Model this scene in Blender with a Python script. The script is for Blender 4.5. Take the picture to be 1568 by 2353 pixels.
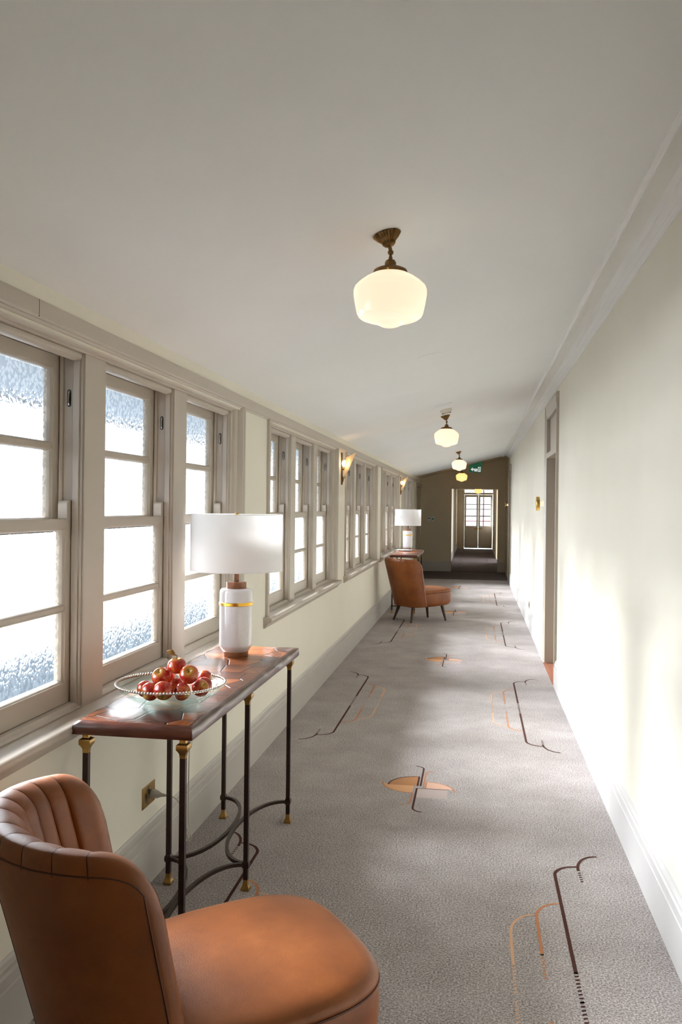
import bpy, math, random
from mathutils import Vector, Matrix, Euler, noise as mnoise
PI = math.pi
random.seed(7)
for o in list(bpy.data.objects): bpy.data.objects.remove(o, do_unlink=True)
SC = bpy.context.scene
COL = SC.collection

# ------------------------------------------------------------------ camera
cd = bpy.data.cameras.new('camera'); cam = bpy.data.objects.new('camera', cd); COL.objects.link(cam)
SC.camera = cam
cd.sensor_fit = 'VERTICAL'; cd.sensor_height = 36.0; cd.lens = 36.0 * 2000.0 / 2353.0
cd.shift_y = -14.0 / 2353.0; cd.clip_start = 0.02; cd.clip_end = 200
PSI = math.atan(310 / 2000.0); ROLL = 0.0112
cam.matrix_world = (Matrix.Translation((0, 0, 1.5)) @ Matrix.Rotation(PSI, 4, 'Z')
                    @ Matrix.Rotation(PI / 2, 4, 'X') @ Matrix.Rotation(ROLL, 4, 'Z'))

# ------------------------------------------------------------------ world, sun, exposure
w = bpy.data.worlds.new('sky'); SC.world = w; w.use_nodes = True
nt = w.node_tree; nt.nodes.clear()
wo = nt.nodes.new('ShaderNodeOutputWorld'); bg = nt.nodes.new('ShaderNodeBackground')
bg.inputs[0].default_value = (0.98, 0.985, 1.0, 1); bg.inputs[1].default_value = 1.7
nt.links.new(bg.outputs[0], wo.inputs[0])
sd = bpy.data.lights.new('sun', 'SUN'); sun = bpy.data.objects.new('sun', sd); COL.objects.link(sun)
sd.energy = 42.0; sd.angle = math.radians(31); sd.color = (1.0, 0.995, 0.985)
# added broad fill lamp: brightens the hall as low sky, visible sky stays dim
s2d = bpy.data.lights.new('sun_fill', 'SUN'); sun2 = bpy.data.objects.new('sun_fill', s2d); COL.objects.link(sun2)
s2d.energy = 17.0; s2d.angle = math.radians(95); s2d.color = (0.94, 0.975, 1.0)
sun2.rotation_euler = Vector((1.0, -0.2, -0.36)).to_track_quat('-Z', 'Y').to_euler()
sun.rotation_euler = Vector((1.0, -0.56, -0.58)).to_track_quat('-Z', 'Y').to_euler()
SC.view_settings.view_transform = 'Standard'; SC.view_settings.look = 'None'
SC.view_settings.gamma = 1.0; SC.view_settings.use_curve_mapping = False
SC.view_settings.exposure = 0.90
SC.cycles.use_denoising = True
SC.cycles.max_bounces = 10; SC.cycles.diffuse_bounces = 6; SC.cycles.transmission_bounces = 8
SC.cycles.transparent_max_bounces = 12; SC.cycles.sample_clamp_indirect = 6.0
SC.cycles.caustics_reflective = False; SC.cycles.caustics_refractive = False
SC.cycles.use_adaptive_sampling = True; SC.cycles.adaptive_threshold = 0.02

# ------------------------------------------------------------------ materials
def srgb(r, g, b):
    f = lambda c: (c / 255 / 12.92) if c / 255 <= .04045 else ((c / 255 + .055) / 1.055) ** 2.4
    return (f(r), f(g), f(b), 1)
def newmat(name):
    m = bpy.data.materials.new(name); m.use_nodes = True; nt = m.node_tree; nt.nodes.clear()
    out = nt.nodes.new('ShaderNodeOutputMaterial')
    return m, nt, out
def N(nt, t, **kw):
    n = nt.nodes.new(t)
    for k, v in kw.items():
        if k.startswith('i_'): n.inputs[k[2:].replace('_', ' ')].default_value = v
        else: setattr(n, k, v)
    return n
def ramp(nt, stops, fac):
    r = nt.nodes.new('ShaderNodeValToRGB'); e = r.color_ramp.elements
    while len(e) > 1: e.remove(e[0])
    e[0].position, e[0].color = stops[0]
    for p, c in stops[1:]:
        x = e.new(p); x.color = c
    nt.links.new(fac, r.inputs[0]); return r.outputs[0]
def pmat(name, col, rough=.5, metal=0, nscale=0, var=0.0, bump=0, bscale=None, spec=.5, coat=0, emit=None, estr=0, sheen=0, stretch=(1, 1, 1), detail=4):
    m, nt, out = newmat(name)
    b = N(nt, 'ShaderNodeBsdfPrincipled'); nt.links.new(b.outputs[0], out.inputs[0])
    b.inputs['Roughness'].default_value = rough; b.inputs['Metallic'].default_value = metal
    b.inputs['Specular IOR Level'].default_value = spec; b.inputs['Coat Weight'].default_value = coat
    b.inputs['Coat Roughness'].default_value = .12; b.inputs['Sheen Weight'].default_value = sheen
    b.inputs['Base Color'].default_value = col
    if emit: b.inputs['Emission Color'].default_value = emit; b.inputs['Emission Strength'].default_value = estr
    if var or bump:
        tc = N(nt, 'ShaderNodeTexCoord'); mp = N(nt, 'ShaderNodeMapping'); mp.inputs['Scale'].default_value = stretch
        nt.links.new(tc.outputs['Object'], mp.inputs[0])
        nz = N(nt, 'ShaderNodeTexNoise', i_Scale=nscale, i_Detail=detail); nt.links.new(mp.outputs[0], nz.inputs['Vector'])
        if var:
            c0 = tuple(c * (1 - var) for c in col[:3]) + (1,); c1 = tuple(min(1, c * (1 + var)) for c in col[:3]) + (1,)
            nt.links.new(ramp(nt, [(.3, c0), (.7, c1)], nz.outputs[0]), b.inputs['Base Color'])
        if bump:
            n2 = N(nt, 'ShaderNodeTexNoise', i_Scale=bscale or nscale, i_Detail=3); nt.links.new(mp.outputs[0], n2.inputs['Vector'])
            bp = N(nt, 'ShaderNodeBump', i_Strength=bump, i_Distance=.002)
            nt.links.new(n2.outputs[0], bp.inputs['Height']); nt.links.new(bp.outputs[0], b.inputs['Normal'])
    return m

M = {}
M['plaster'] = pmat('cream_plaster', srgb(231, 226, 211), .75, nscale=2, var=.02, bump=.12, bscale=160)
M['plaster_end'] = pmat('tan_plaster', srgb(216, 203, 178), .75, nscale=2, var=.03, bump=.1, bscale=120)
M['ceiling'] = pmat('ceiling_paint', srgb(239, 240, 240), .8, nscale=1.5, var=.015, bump=.05, bscale=200)
M['trim'] = pmat('taupe_gloss_paint', srgb(190, 180, 167), .38, nscale=6, var=.01)
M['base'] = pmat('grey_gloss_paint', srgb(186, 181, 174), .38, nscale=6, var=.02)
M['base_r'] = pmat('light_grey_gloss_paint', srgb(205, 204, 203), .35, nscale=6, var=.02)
M['cornice'] = pmat('white_cornice_paint', srgb(238, 237, 234), .5, nscale=5, var=.01)
M['door'] = pmat('door_taupe_paint', srgb(182, 172, 159), .4, nscale=5, var=.02)
M['dark'] = pmat('dark_recess', srgb(40, 36, 32), .8)
M['white'] = pmat('white_plastic', srgb(225, 228, 232), .4)
M['brass'] = pmat('satin_brass', srgb(176, 142, 84), .34, 1, nscale=30, var=.12)
M['brass_lt'] = pmat('bright_brass', srgb(220, 180, 95), .25, 1)
M['bronze'] = pmat('aged_brass', srgb(128, 98, 62), .42, 1, nscale=60, var=.3, bump=.2)
M['steel'] = pmat('brown_painted_steel', srgb(46, 28, 22), .38, .3, nscale=40, var=.25, bump=.1)
M['gold'] = pmat('gold_band', srgb(226, 176, 76), .3, 1, nscale=12, var=.15)
M['silver'] = pmat('silver_beading', srgb(205, 200, 192), .2, 1)
M['lampwood'] = pmat('walnut_disc', srgb(140, 92, 60), .5, nscale=25, var=.2, stretch=(1, 8, 1))
M['legwood'] = pmat('dark_walnut', srgb(66, 42, 30), .45, nscale=30, var=.25, stretch=(6, 6, 1))
M['ceramic'] = pmat('white_crackle_ceramic', srgb(226, 224, 226), .12, coat=.5, nscale=90, var=.025)
M['green'] = pmat('exit_green', srgb(16, 92, 60), .4, emit=srgb(16, 92, 60), estr=.15)
M['signwhite'] = pmat('sign_white', srgb(225, 232, 232), .4, emit=srgb(225, 232, 232), estr=.25)
M['brownfloor'] = pmat('terracotta_carpet', srgb(150, 92, 66), .9, nscale=60, var=.3)
M['stem'] = pmat('apple_stem', srgb(70, 48, 25), .7)
M['black'] = pmat('black_plastic', srgb(22, 22, 22), .4)
M['outwall'] = pmat('grey_render_outside', srgb(112, 121, 128), .8, nscale=3, var=.04)
M['soffit'] = pmat('grey_soffit_paint', srgb(126, 135, 144), .7, nscale=3, var=.05)
M['redwood'] = pmat('red_rail_paint', srgb(120, 50, 50), .5)
M['carpet_end'] = pmat('plum_grey_carpet', srgb(96, 86, 88), .95, nscale=60, var=.18)
M['leaf'] = pmat('dry_leaf', srgb(165, 118, 50), .55, nscale=30, var=.3)

def leather():
    m, nt, out = newmat('tan_leather')
    b = N(nt, 'ShaderNodeBsdfPrincipled'); nt.links.new(b.outputs[0], out.inputs[0])
    tc = N(nt, 'ShaderNodeTexCoord')
    n1 = N(nt, 'ShaderNodeTexNoise', i_Scale=5.0, i_Detail=6, i_Roughness=.6); nt.links.new(tc.outputs['Object'], n1.inputs['Vector'])
    c = ramp(nt, [(.25, srgb(108, 57, 22)), (.55, srgb(136, 75, 31)), (.8, srgb(156, 93, 44))], n1.outputs[0])
    nt.links.new(c, b.inputs['Base Color'])
    b.inputs['Roughness'].default_value = .40
    b.inputs['Specular IOR Level'].default_value = .45
    v = N(nt, 'ShaderNodeTexVoronoi', i_Scale=420.0); nt.links.new(tc.outputs['Object'], v.inputs['Vector'])
    n2 = N(nt, 'ShaderNodeTexNoise', i_Scale=14.0, i_Detail=5); nt.links.new(tc.outputs['Object'], n2.inputs['Vector'])
    ad = N(nt, 'ShaderNodeMath', operation='MULTIPLY_ADD'); nt.links.new(n2.outputs[0], ad.inputs[0]); ad.inputs[1].default_value = 3
    nt.links.new(v.outputs[0], ad.inputs[2])
    bp = N(nt, 'ShaderNodeBump', i_Strength=.25, i_Distance=.0012)
    nt.links.new(ad.outputs[0], bp.inputs['Height']); nt.links.new(bp.outputs[0], b.inputs['Normal'])
    return m
M['leather'] = leather()

def carpet():
    m, nt, out = newmat('taupe_melange_carpet')
    b = N(nt, 'ShaderNodeBsdfPrincipled'); nt.links.new(b.outputs[0], out.inputs[0])
    tc = N(nt, 'ShaderNodeTexCoord')
    n1 = N(nt, 'ShaderNodeTexNoise', i_Scale=150.0, i_Detail=3, i_Roughness=.75); nt.links.new(tc.outputs['Object'], n1.inputs['Vector'])
    n2 = N(nt, 'ShaderNodeTexNoise', i_Scale=3.5, i_Detail=6, i_Roughness=.65); nt.links.new(tc.outputs['Object'], n2.inputs['Vector'])
    ad = N(nt, 'ShaderNodeMath', operation='MULTIPLY_ADD'); nt.links.new(n2.outputs[0], ad.inputs[0]); ad.inputs[1].default_value = .16
    nt.links.new(n1.outputs[0], ad.inputs[2])
    c = ramp(nt, [(.40, srgb(98, 90, 87)), (.56, srgb(160, 152, 150)), (.74, srgb(212, 206, 205))], ad.outputs[0])
    nt.links.new(c, b.inputs['Base Color'])
    b.inputs['Roughness'].default_value = .95; b.inputs['Specular IOR Level'].default_value = .1
    bp = N(nt, 'ShaderNodeBump', i_Strength=.5, i_Distance=.003)
    nt.links.new(n1.outputs[0], bp.inputs['Height']); nt.links.new(bp.outputs[0], b.inputs['Normal'])
    return m
M['carpet'] = carpet()
for k, c in dict(ink_dark=(78, 50, 44), ink_mid=(190, 132, 96), ink_light=(214, 172, 138), fill_tan=(184, 134, 96), fill_peach=(214, 164, 124), fill_pink=(218, 178, 158), fill_pale=(186, 172, 168)).items():
    M[k] = pmat('carpet_' + k, srgb(*c), .95, nscale=220, var=.14, spec=.1)

def tablewood():
    m, nt, out = newmat('polished_parquetry_walnut')
    b = N(nt, 'ShaderNodeBsdfPrincipled'); nt.links.new(b.outputs[0], out.inputs[0])
    tc = N(nt, 'ShaderNodeTexCoord')
    # irregular hexagonal inlay: voronoi cells with thin dark joints
    v = N(nt, 'ShaderNodeTexVoronoi', i_Scale=7.5, i_Randomness=.55); nt.links.new(tc.outputs['Object'], v.inputs['Vector'])
    e = N(nt, 'ShaderNodeTexVoronoi', i_Scale=7.5, i_Randomness=.55, feature='DISTANCE_TO_EDGE'); nt.links.new(tc.outputs['Object'], e.inputs['Vector'])
    # grain turned a different way in every cell
    mp = N(nt, 'ShaderNodeMapping'); nt.links.new(tc.outputs['Object'], mp.inputs['Vector'])
    sp = N(nt, 'ShaderNodeSeparateColor'); nt.links.new(v.outputs['Color'], sp.inputs[0])
    cx = N(nt, 'ShaderNodeCombineXYZ'); ml = N(nt, 'ShaderNodeMath', operation='MULTIPLY'); ml.inputs[1].default_value = 6.28
    nt.links.new(sp.outputs[0], ml.inputs[0]); nt.links.new(ml.outputs[0], cx.inputs[2]); nt.links.new(cx.outputs[0], mp.inputs['Rotation'])
    mp2 = N(nt, 'ShaderNodeMapping'); mp2.inputs['Scale'].default_value = (10, 90, 10); nt.links.new(mp.outputs[0], mp2.inputs[0])
    g = N(nt, 'ShaderNodeTexNoise', i_Scale=1.0, i_Detail=5); nt.links.new(mp2.outputs[0], g.inputs['Vector'])
    mx = N(nt, 'ShaderNodeMath', operation='MULTIPLY_ADD'); nt.links.new(sp.outputs[1], mx.inputs[0]); mx.inputs[1].default_value = .55; nt.links.new(g.outputs[0], mx.inputs[2])
    c = ramp(nt, [(.4, srgb(46, 22, 14)), (.7, srgb(86, 44, 25)), (1.0, srgb(150, 84, 44))], mx.outputs[0])
    jr = ramp(nt, [(0, (0.18, .18, .18, 1)), (.02, (.22, .22, .22, 1)), (.035, (1, 1, 1, 1))], e.outputs[0])
    mm = N(nt, 'ShaderNodeMix', data_type='RGBA', blend_type='MULTIPLY'); mm.inputs[0].default_value = 1
    nt.links.new(c, mm.inputs[6]); nt.links.new(jr, mm.inputs[7]); nt.links.new(mm.outputs[2], b.inputs['Base Color'])
    b.inputs['Roughness'].default_value = .30; b.inputs['Coat Weight'].default_value = .22; b.inputs['Coat Roughness'].default_value = .2
    bp = N(nt, 'ShaderNodeBump', i_Strength=1.0, i_Distance=.003); nt.links.new(jr, bp.inputs['Height']); nt.links.new(bp.outputs[0], b.inputs['Normal'])
    return m
M['tabletop'] = tablewood()
M['slabedge'] = pmat('dark_slab_edge', srgb(74, 36, 24), .25, nscale=8, var=.35, coat=.4, stretch=(1, 1, 8), bump=.15, bscale=20)

def pane():
    m, nt, out = newmat('hammered_glass')
    tc = N(nt, 'ShaderNodeTexCoord')
    nz = N(nt, 'ShaderNodeTexNoise', i_Scale=22.0, i_Detail=2); nt.links.new(tc.outputs['Object'], nz.inputs['Vector'])
    mx = N(nt, 'ShaderNodeMix', data_type='VECTOR'); mx.inputs[0].default_value = .04
    nt.links.new(tc.outputs['Object'], mx.inputs[4]); nt.links.new(nz.outputs[1], mx.inputs[5])
    v = N(nt, 'ShaderNodeTexVoronoi', i_Scale=70.0, feature='SMOOTH_F1'); v.inputs['Smoothness'].default_value = .35
    nt.links.new(mx.outputs[1], v.inputs['Vector'])
    bp = N(nt, 'ShaderNodeBump', i_Strength=1.0, i_Distance=.008); nt.links.new(v.outputs[0], bp.inputs['Height'])
    rf = N(nt, 'ShaderNodeBsdfRefraction', i_Roughness=.05, i_IOR=1.03); rf.inputs[0].default_value = (.95, .97, 1, 1)
    nt.links.new(bp.outputs[0], rf.inputs['Normal'])
    tr = N(nt, 'ShaderNodeBsdfTransparent'); tr.inputs[0].default_value = (.95, .97, 1, 1)
    gl = N(nt, 'ShaderNodeBsdfGlossy', i_Roughness=.12); nt.links.new(bp.outputs[0], gl.inputs['Normal'])
    m1 = N(nt, 'ShaderNodeMixShader'); m1.inputs[0].default_value = .66
    pc = ramp(nt, [(.10, (1, 1, 1, 1)), (.45, (.86, .89, .92, 1)), (.62, (.50, .54, .58, 1))], v.outputs[0]); nt.links.new(pc, tr.inputs[0])  # tint per cell paints in the bright and dark of refraction
    nt.links.new(rf.outputs[0], m1.inputs[1]); nt.links.new(tr.outputs[0], m1.inputs[2])
    m2 = N(nt, 'ShaderNodeMixShader'); m2.inputs[0].default_value = .05
    nt.links.new(m1.outputs[0], m2.inputs[1]); nt.links.new(gl.outputs[0], m2.inputs[2]); nt.links.new(m2.outputs[0], out.inputs[0])
    return m
M['pane'] = pane()
def clearpane():
    m, nt, out = newmat('clear_glass')
    tr = N(nt, 'ShaderNodeBsdfTransparent'); tr.inputs[0].default_value = (.9, .93, 1, 1)
    gl = N(nt, 'ShaderNodeBsdfGlossy', i_Roughness=.02)
    m2 = N(nt, 'ShaderNodeMixShader'); m2.inputs[0].default_value = .06
    nt.links.new(tr.outputs[0], m2.inputs[1]); nt.links.new(gl.outputs[0], m2.inputs[2]); nt.links.new(m2.outputs[0], out.inputs[0])
    return m
M['clear'] = clearpane()
def bowlglass():
    m, nt, out = newmat('greenish_pressed_glass')
    tr = N(nt, 'ShaderNodeBsdfTransparent'); tr.inputs[0].default_value = (.9, .95, .93, 1)
    gl = N(nt, 'ShaderNodeBsdfGlossy', i_Roughness=.03)
    tc = N(nt, 'ShaderNodeTexCoord'); nz = N(nt, 'ShaderNodeTexNoise', i_Scale=30.0); nt.links.new(tc.outputs['Object'], nz.inputs['Vector'])
    bp = N(nt, 'ShaderNodeBump', i_Strength=.3, i_Distance=.004); nt.links.new(nz.outputs[0], bp.inputs['Height']); nt.links.new(bp.outputs[0], gl.inputs['Normal'])
    lw = N(nt, 'ShaderNodeLayerWeight', i_Blend=.5); nt.links.new(bp.outputs[0], lw.inputs['Normal']); pw = N(nt, 'ShaderNodeMath', operation='POWER'); nt.links.new(lw.outputs['Facing'], pw.inputs[0]); pw.inputs[1].default_value = 3.0; fr = N(nt, 'ShaderNodeMath', operation='MULTIPLY_ADD'); nt.links.new(pw.outputs[0], fr.inputs[0]); fr.inputs[1].default_value = .22; fr.inputs[2].default_value = .012
    m2 = N(nt, 'ShaderNodeMixShader'); nt.links.new(fr.outputs[0], m2.inputs[0])
    nt.links.new(tr.outputs[0], m2.inputs[1]); nt.links.new(gl.outputs[0], m2.inputs[2]); nt.links.new(m2.outputs[0], out.inputs[0])
    return m
M['bowl'] = bowlglass()
M['cord'] = pmat('clear_pvc_cord', srgb(205, 200, 185), .25)
def fabric():
    m, nt, out = newmat('white_linen_shade')
    d = N(nt, 'ShaderNodeBsdfDiffuse'); d.inputs[0].default_value = srgb(252, 252, 252)
    t = N(nt, 'ShaderNodeBsdfTranslucent'); t.inputs[0].default_value = srgb(252, 251, 250)
    tc = N(nt, 'ShaderNodeTexCoord'); mp = N(nt, 'ShaderNodeMapping'); mp.inputs['Scale'].default_value = (1, 1, 4); nt.links.new(tc.outputs['Object'], mp.inputs[0])
    nz = N(nt, 'ShaderNodeTexNoise', i_Scale=180.0); nt.links.new(mp.outputs[0], nz.inputs['Vector'])
    bp = N(nt, 'ShaderNodeBump', i_Strength=.15, i_Distance=.001); nt.links.new(nz.outputs[0], bp.inputs['Height']); nt.links.new(bp.outputs[0], d.inputs['Normal'])
    m1 = N(nt, 'ShaderNodeMixShader'); m1.inputs[0].default_value = .58
    nt.links.new(d.outputs[0], m1.inputs[1]); nt.links.new(t.outputs[0], m1.inputs[2]); nt.links.new(m1.outputs[0], out.inputs[0])
    return m
M['fabric'] = fabric()
def opal(name, col, s):
    m, nt, out = newmat(name)
    b = N(nt, 'ShaderNodeBsdfPrincipled'); b.inputs['Base Color'].default_value = srgb(240, 232, 220); b.inputs['Roughness'].default_value = .15
    b.inputs['Emission Color'].default_value = col; b.inputs['Emission Strength'].default_value = s
    nt.links.new(b.outputs[0], out.inputs[0]); return m
M['opal'] = opal('lit_opal_glass', srgb(255, 224, 190), .46)
M['opal_far'] = opal('lit_warm_opal_glass', srgb(255, 200, 120), .75)
M['bulb'] = opal('lit_bulb', srgb(255, 216, 165), 9.0)
def shard():
    m, nt, out = newmat('frosted_sconce_glass')
    t = N(nt, 'ShaderNodeBsdfTranslucent'); t.inputs[0].default_value = srgb(255, 238, 210)
    d = N(nt, 'ShaderNodeBsdfDiffuse'); d.inputs[0].default_value = srgb(245, 232, 208)
    m1 = N(nt, 'ShaderNodeMixShader'); m1.inputs[0].default_value = .66
    nt.links.new(d.outputs[0], m1.inputs[1]); nt.links.new(t.outputs[0], m1.inputs[2]); nt.links.new(m1.outputs[0], out.inputs[0]); return m
M['shard'] = shard()
def applemat(name, a, b_, c_, yel):
    m, nt, out = newmat(name)
    b = N(nt, 'ShaderNodeBsdfPrincipled'); nt.links.new(b.outputs[0], out.inputs[0])
    tc = N(nt, 'ShaderNodeTexCoord')
    # streaks run from stem to eye: noise in (direction around the core, height)
    sx = N(nt, 'ShaderNodeSeparateXYZ'); nt.links.new(tc.outputs['Object'], sx.inputs[0])
    nm = N(nt, 'ShaderNodeVectorMath', operation='NORMALIZE'); nt.links.new(tc.outputs['Object'], nm.inputs[0])
    mp = N(nt, 'ShaderNodeMapping'); mp.inputs['Scale'].default_value = (9, 9, 1.2); nt.links.new(nm.outputs[0], mp.inputs[0])
    nz = N(nt, 'ShaderNodeTexNoise', i_Scale=2.2, i_Detail=6, i_Roughness=.65); nt.links.new(mp.outputs[0], nz.inputs['Vector'])
    n2 = N(nt, 'ShaderNodeTexNoise', i_Scale=1.1, i_Detail=1); nt.links.new(nm.outputs[0], n2.inputs['Vector'])
    ad = N(nt, 'ShaderNodeMath', operation='MULTIPLY_ADD'); nt.links.new(n2.outputs[0], ad.inputs[0]); ad.inputs[1].default_value = .6; nt.links.new(nz.outputs[0], ad.inputs[2])
    c = ramp(nt, [(.48 + yel, c_), (.64 + yel, b_), (.80 + yel, a)], ad.outputs[0])
    # yellow green round the stem
    dm = N(nt, 'ShaderNodeMapRange'); dm.inputs[1].default_value = .006; dm.inputs[2].default_value = .024
    dd = N(nt, 'ShaderNodeMath', operation='SUBTRACT')
    ln = N(nt, 'ShaderNodeVectorMath', operation='DISTANCE'); ln.inputs[1].default_value = (0, 0, .022); nt.links.new(tc.outputs['Object'], ln.inputs[0])
    nt.links.new(ln.outputs[1], dm.inputs[0]) if len(ln.outputs) > 1 else nt.links.new(ln.outputs[0], dm.inputs[0])
    mx = N(nt, 'ShaderNodeMix', data_type='RGBA'); nt.links.new(dm.outputs[0], mx.inputs[0]); mx.inputs[6].default_value = srgb(206, 158, 62); nt.links.new(c, mx.inputs[7])
    nt.links.new(mx.outputs[2], b.inputs['Base Color']); b.inputs['Roughness'].default_value = .22; b.inputs['Coat Weight'].default_value = .3
    return m
R1, R2, Y1, O1 = srgb(140, 18, 24), srgb(176, 34, 30), srgb(226, 160, 60), srgb(214, 84, 48)
M['apple_red'] = applemat('deep_red_apple_skin', R1, R2, srgb(190, 62, 40), -.12)
M['apple_mix'] = applemat('red_and_yellow_apple_skin', R2, O1, Y1, .08)
del M['dark']; M['dark'] = pmat('room_shade_and_seam', srgb(52, 47, 43), .8)

# ------------------------------------------------------------------ mesh helpers
class MB:
    def __init__(s): s.v = []; s.f = []; s.m = []; s.mats = []
    def mi(s, mat):
        mat = M[mat] if isinstance(mat, str) else mat
        if mat not in s.mats: s.mats.append(mat)
        return s.mats.index(mat)
    def add(s, vs, fs, mat):
        k = len(s.v); i = s.mi(mat); s.v += [tuple(x) for x in vs]
        for f in fs: s.f.append([k + j for j in f]); s.m.append(i)
        return s
    def box(s, x0, x1, y0, y1, z0, z1, mat):
        vs = [(x, y, z) for x in (x0, x1) for y in (y0, y1) for z in (z0, z1)]
        return s.add(vs, [(0, 1, 3, 2), (4, 6, 7, 5), (0, 4, 5, 1), (2, 3, 7, 6), (0, 2, 6, 4), (1, 5, 7, 3)], mat)
    def prism(s, prof, a0, a1, mat, axis='y'):
        """closed 2D profile swept along an axis. y: (x,z) profile; z: (x,y) profile; x: (y,z) profile"""
        n = len(prof)
        mk = {'y': lambda p, a: (p[0], a, p[1]), 'z': lambda p, a: (p[0], p[1], a), 'x': lambda p, a: (a, p[0], p[1])}[axis]
        vs = [mk(p, a0) for p in prof] + [mk(p, a1) for p in prof]
        fs = [(i, (i + 1) % n, n + (i + 1) % n, n + i) for i in range(n)] + [tuple(range(n))[::-1], tuple(range(n, 2 * n))]
        return s.add(vs, fs, mat)
    def lathe(s, prof, mat, seg=32, c=(0, 0, 0), mtx=None, flute=None):
        vs = []; n = len(prof)
        for i in range(seg):
            a = 2 * PI * i / seg
            for j, (r, z) in enumerate(prof):
                rr = r * (1 + (flute(a, j) if flute else 0))
                p = Vector((rr * math.cos(a), rr * math.sin(a), z))
                if mtx: p = mtx @ p
                vs.append((p[0] + c[0], p[1] + c[1], p[2] + c[2]))
        fs = []
        for i in range(seg):
            k, l = i * n, ((i + 1) % seg) * n
            for j in range(n - 1): fs.append((k + j, l + j, l + j + 1, k + j + 1))
        return s.add(vs, fs, mat)
    def loft(s, rings, mat, cap=True, closed=True):
        n = len(rings[0]); vs = [p for r in rings for p in r]; fs = []
        for i in range(len(rings) - 1):
            for j in range(n if closed else n - 1):
                a, b = i * n + j, i * n + (j + 1) % n
                fs.append((a, b, b + n, a + n))
        if cap: fs += [tuple(range(n))[::-1], tuple(range((len(rings) - 1) * n, len(rings) * n))]
        return s.add(vs, fs, mat)
    def tube(s, pts, r, mat, seg=8, square=False, caps=True):
        pts = [Vector(p) for p in pts]; rings = []; up = Vector((0, 0, 1))
        for i, p in enumerate(pts):
            t = (pts[min(i + 1, len(pts) - 1)] - pts[max(i - 1, 0)]).normalized()
            u = up if abs(t.dot(up)) < .95 else Vector((1, 0, 0))
            a = t.cross(u).normalized(); b = a.cross(t).normalized()
            rr = r[i] if isinstance(r, (list, tuple)) else r
            if square: rings.append([p + a * rr * x + b * rr * y for x, y in ((-1, -1), (1, -1), (1, 1), (-1, 1))])
            else: rings.append([p + a * rr * math.cos(2 * PI * k / seg) + b * rr * math.sin(2 * PI * k / seg) for k in range(seg)])
        return s.loft(rings, mat, caps)
    def sphere(s, c, r, mat, seg=12, rings=8):
        prof = [(r * math.sin(PI * k / rings), -r * math.cos(PI * k / rings)) for k in range(rings + 1)]
        return s.lathe(prof, mat, seg, c)
    def build(s, name, parent=None, smooth=False, angle=35, bevel=0, recalc=True):
        me = bpy.data.meshes.new(name); me.from_pydata(s.v, [], s.f)
        for m in s.mats: me.materials.append(m)
        me.polygons.foreach_set('material_index', s.m)
        if recalc:
            import bmesh
            bm = bmesh.new(); bm.from_mesh(me); bmesh.ops.remove_doubles(bm, verts=bm.verts, dist=1e-6)
            bmesh.ops.recalc_face_normals(bm, faces=bm.faces); bm.to_mesh(me); bm.free()
        if smooth:
            me.polygons.foreach_set('use_smooth', [True] * len(me.polygons))
            try: me.set_sharp_from_angle(angle=math.radians(angle))
            except Exception: pass
        me.update()
        o = bpy.data.objects.new(name, me); COL.objects.link(o)
        if parent: o.parent = parent
        if bevel:
            b = o.modifiers.new('bevel', 'BEVEL'); b.width = bevel; b.segments = 2; b.limit_method = 'ANGLE'; b.angle_limit = math.radians(40)
            o.data.polygons.foreach_set('use_smooth', [True] * len(o.data.polygons))
            try: o.data.set_sharp_from_angle(angle=math.radians(60))
            except Exception: pass
        return o
def struct(o): o['kind'] = 'structure'; return o
def tag(o, label, cat, group=None):
    o['label'] = label; o['category'] = cat
    if group: o['group'] = group
    return o
def empty(name, loc=(0, 0, 0), rz=0):
    o = bpy.data.objects.new(name, None); COL.objects.link(o); o.location = loc; o.rotation_euler = (0, 0, rz); o.empty_display_size = .1
    return o
KIDS = lambda o: [c for c in bpy.data.objects if c.parent == o]
def copy_tree(o, parent=None):
    c = o.copy(); COL.objects.link(c); c.parent = parent
    for k in ('label', 'category', 'group'):
        if parent is None and k in c and k == 'label': del c[k]
    for ch in KIDS(o):
        copy_tree(ch, c)
    return c

# ------------------------------------------------------------------ dimensions
XC = -1.262      # face of casings / frieze, left
XW = -1.280      # left plaster
XM = -1.310      # mullion face
XB = -1.256      # left baseboard face
RX = .683        # right plaster
RB = .661        # right baseboard / casing face
ZS = .808        # sill top
Y0, YE, YEND = -2.2, 18.8, 20.5
PITCH = 3.325
GROUPS = [(1.918, 4.682), (5.243, 8.0), (8.50, 11.28), (11.78, 14.60), (15.10, 17.96)]
zc = lambda x: 2.137 + .24 * (x + 1.28)

# ------------------------------------------------------------------ floor with woven pattern
fl = MB()
fl.box(-1.60, .70, Y0, 18.3, -.05, 0, 'carpet')
PCX = -.290
def strip(pts, wd, mat, z=.0009):
    pts = [Vector((p[0], p[1], 0)) for p in pts]; L = []; R_ = []
    for i, p in enumerate(pts):
        t = (pts[min(i + 1, len(pts) - 1)] - pts[max(i - 1, 0)]).normalized(); n = Vector((-t.y, t.x, 0)) * wd / 2
        L.append((p.x + n.x, p.y + n.y, z)); R_.append((p.x - n.x, p.y - n.y, z))
    k = len(pts)
    fl.add(L + R_, [(i, i + 1, k + i + 1, k + i) for i in range(k - 1)], mat)
def dashes(x, ya, yb, wd, mat, step=.021):
    y = min(ya, yb)
    while y < max(ya, yb): fl.add([(x - wd / 2, y, .0009), (x + wd / 2, y + .004, .0009), (x + wd / 2, y + .013, .0009), (x - wd / 2, y + .009, .0009)], [(0, 1, 2, 3)], mat); y += step
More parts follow.
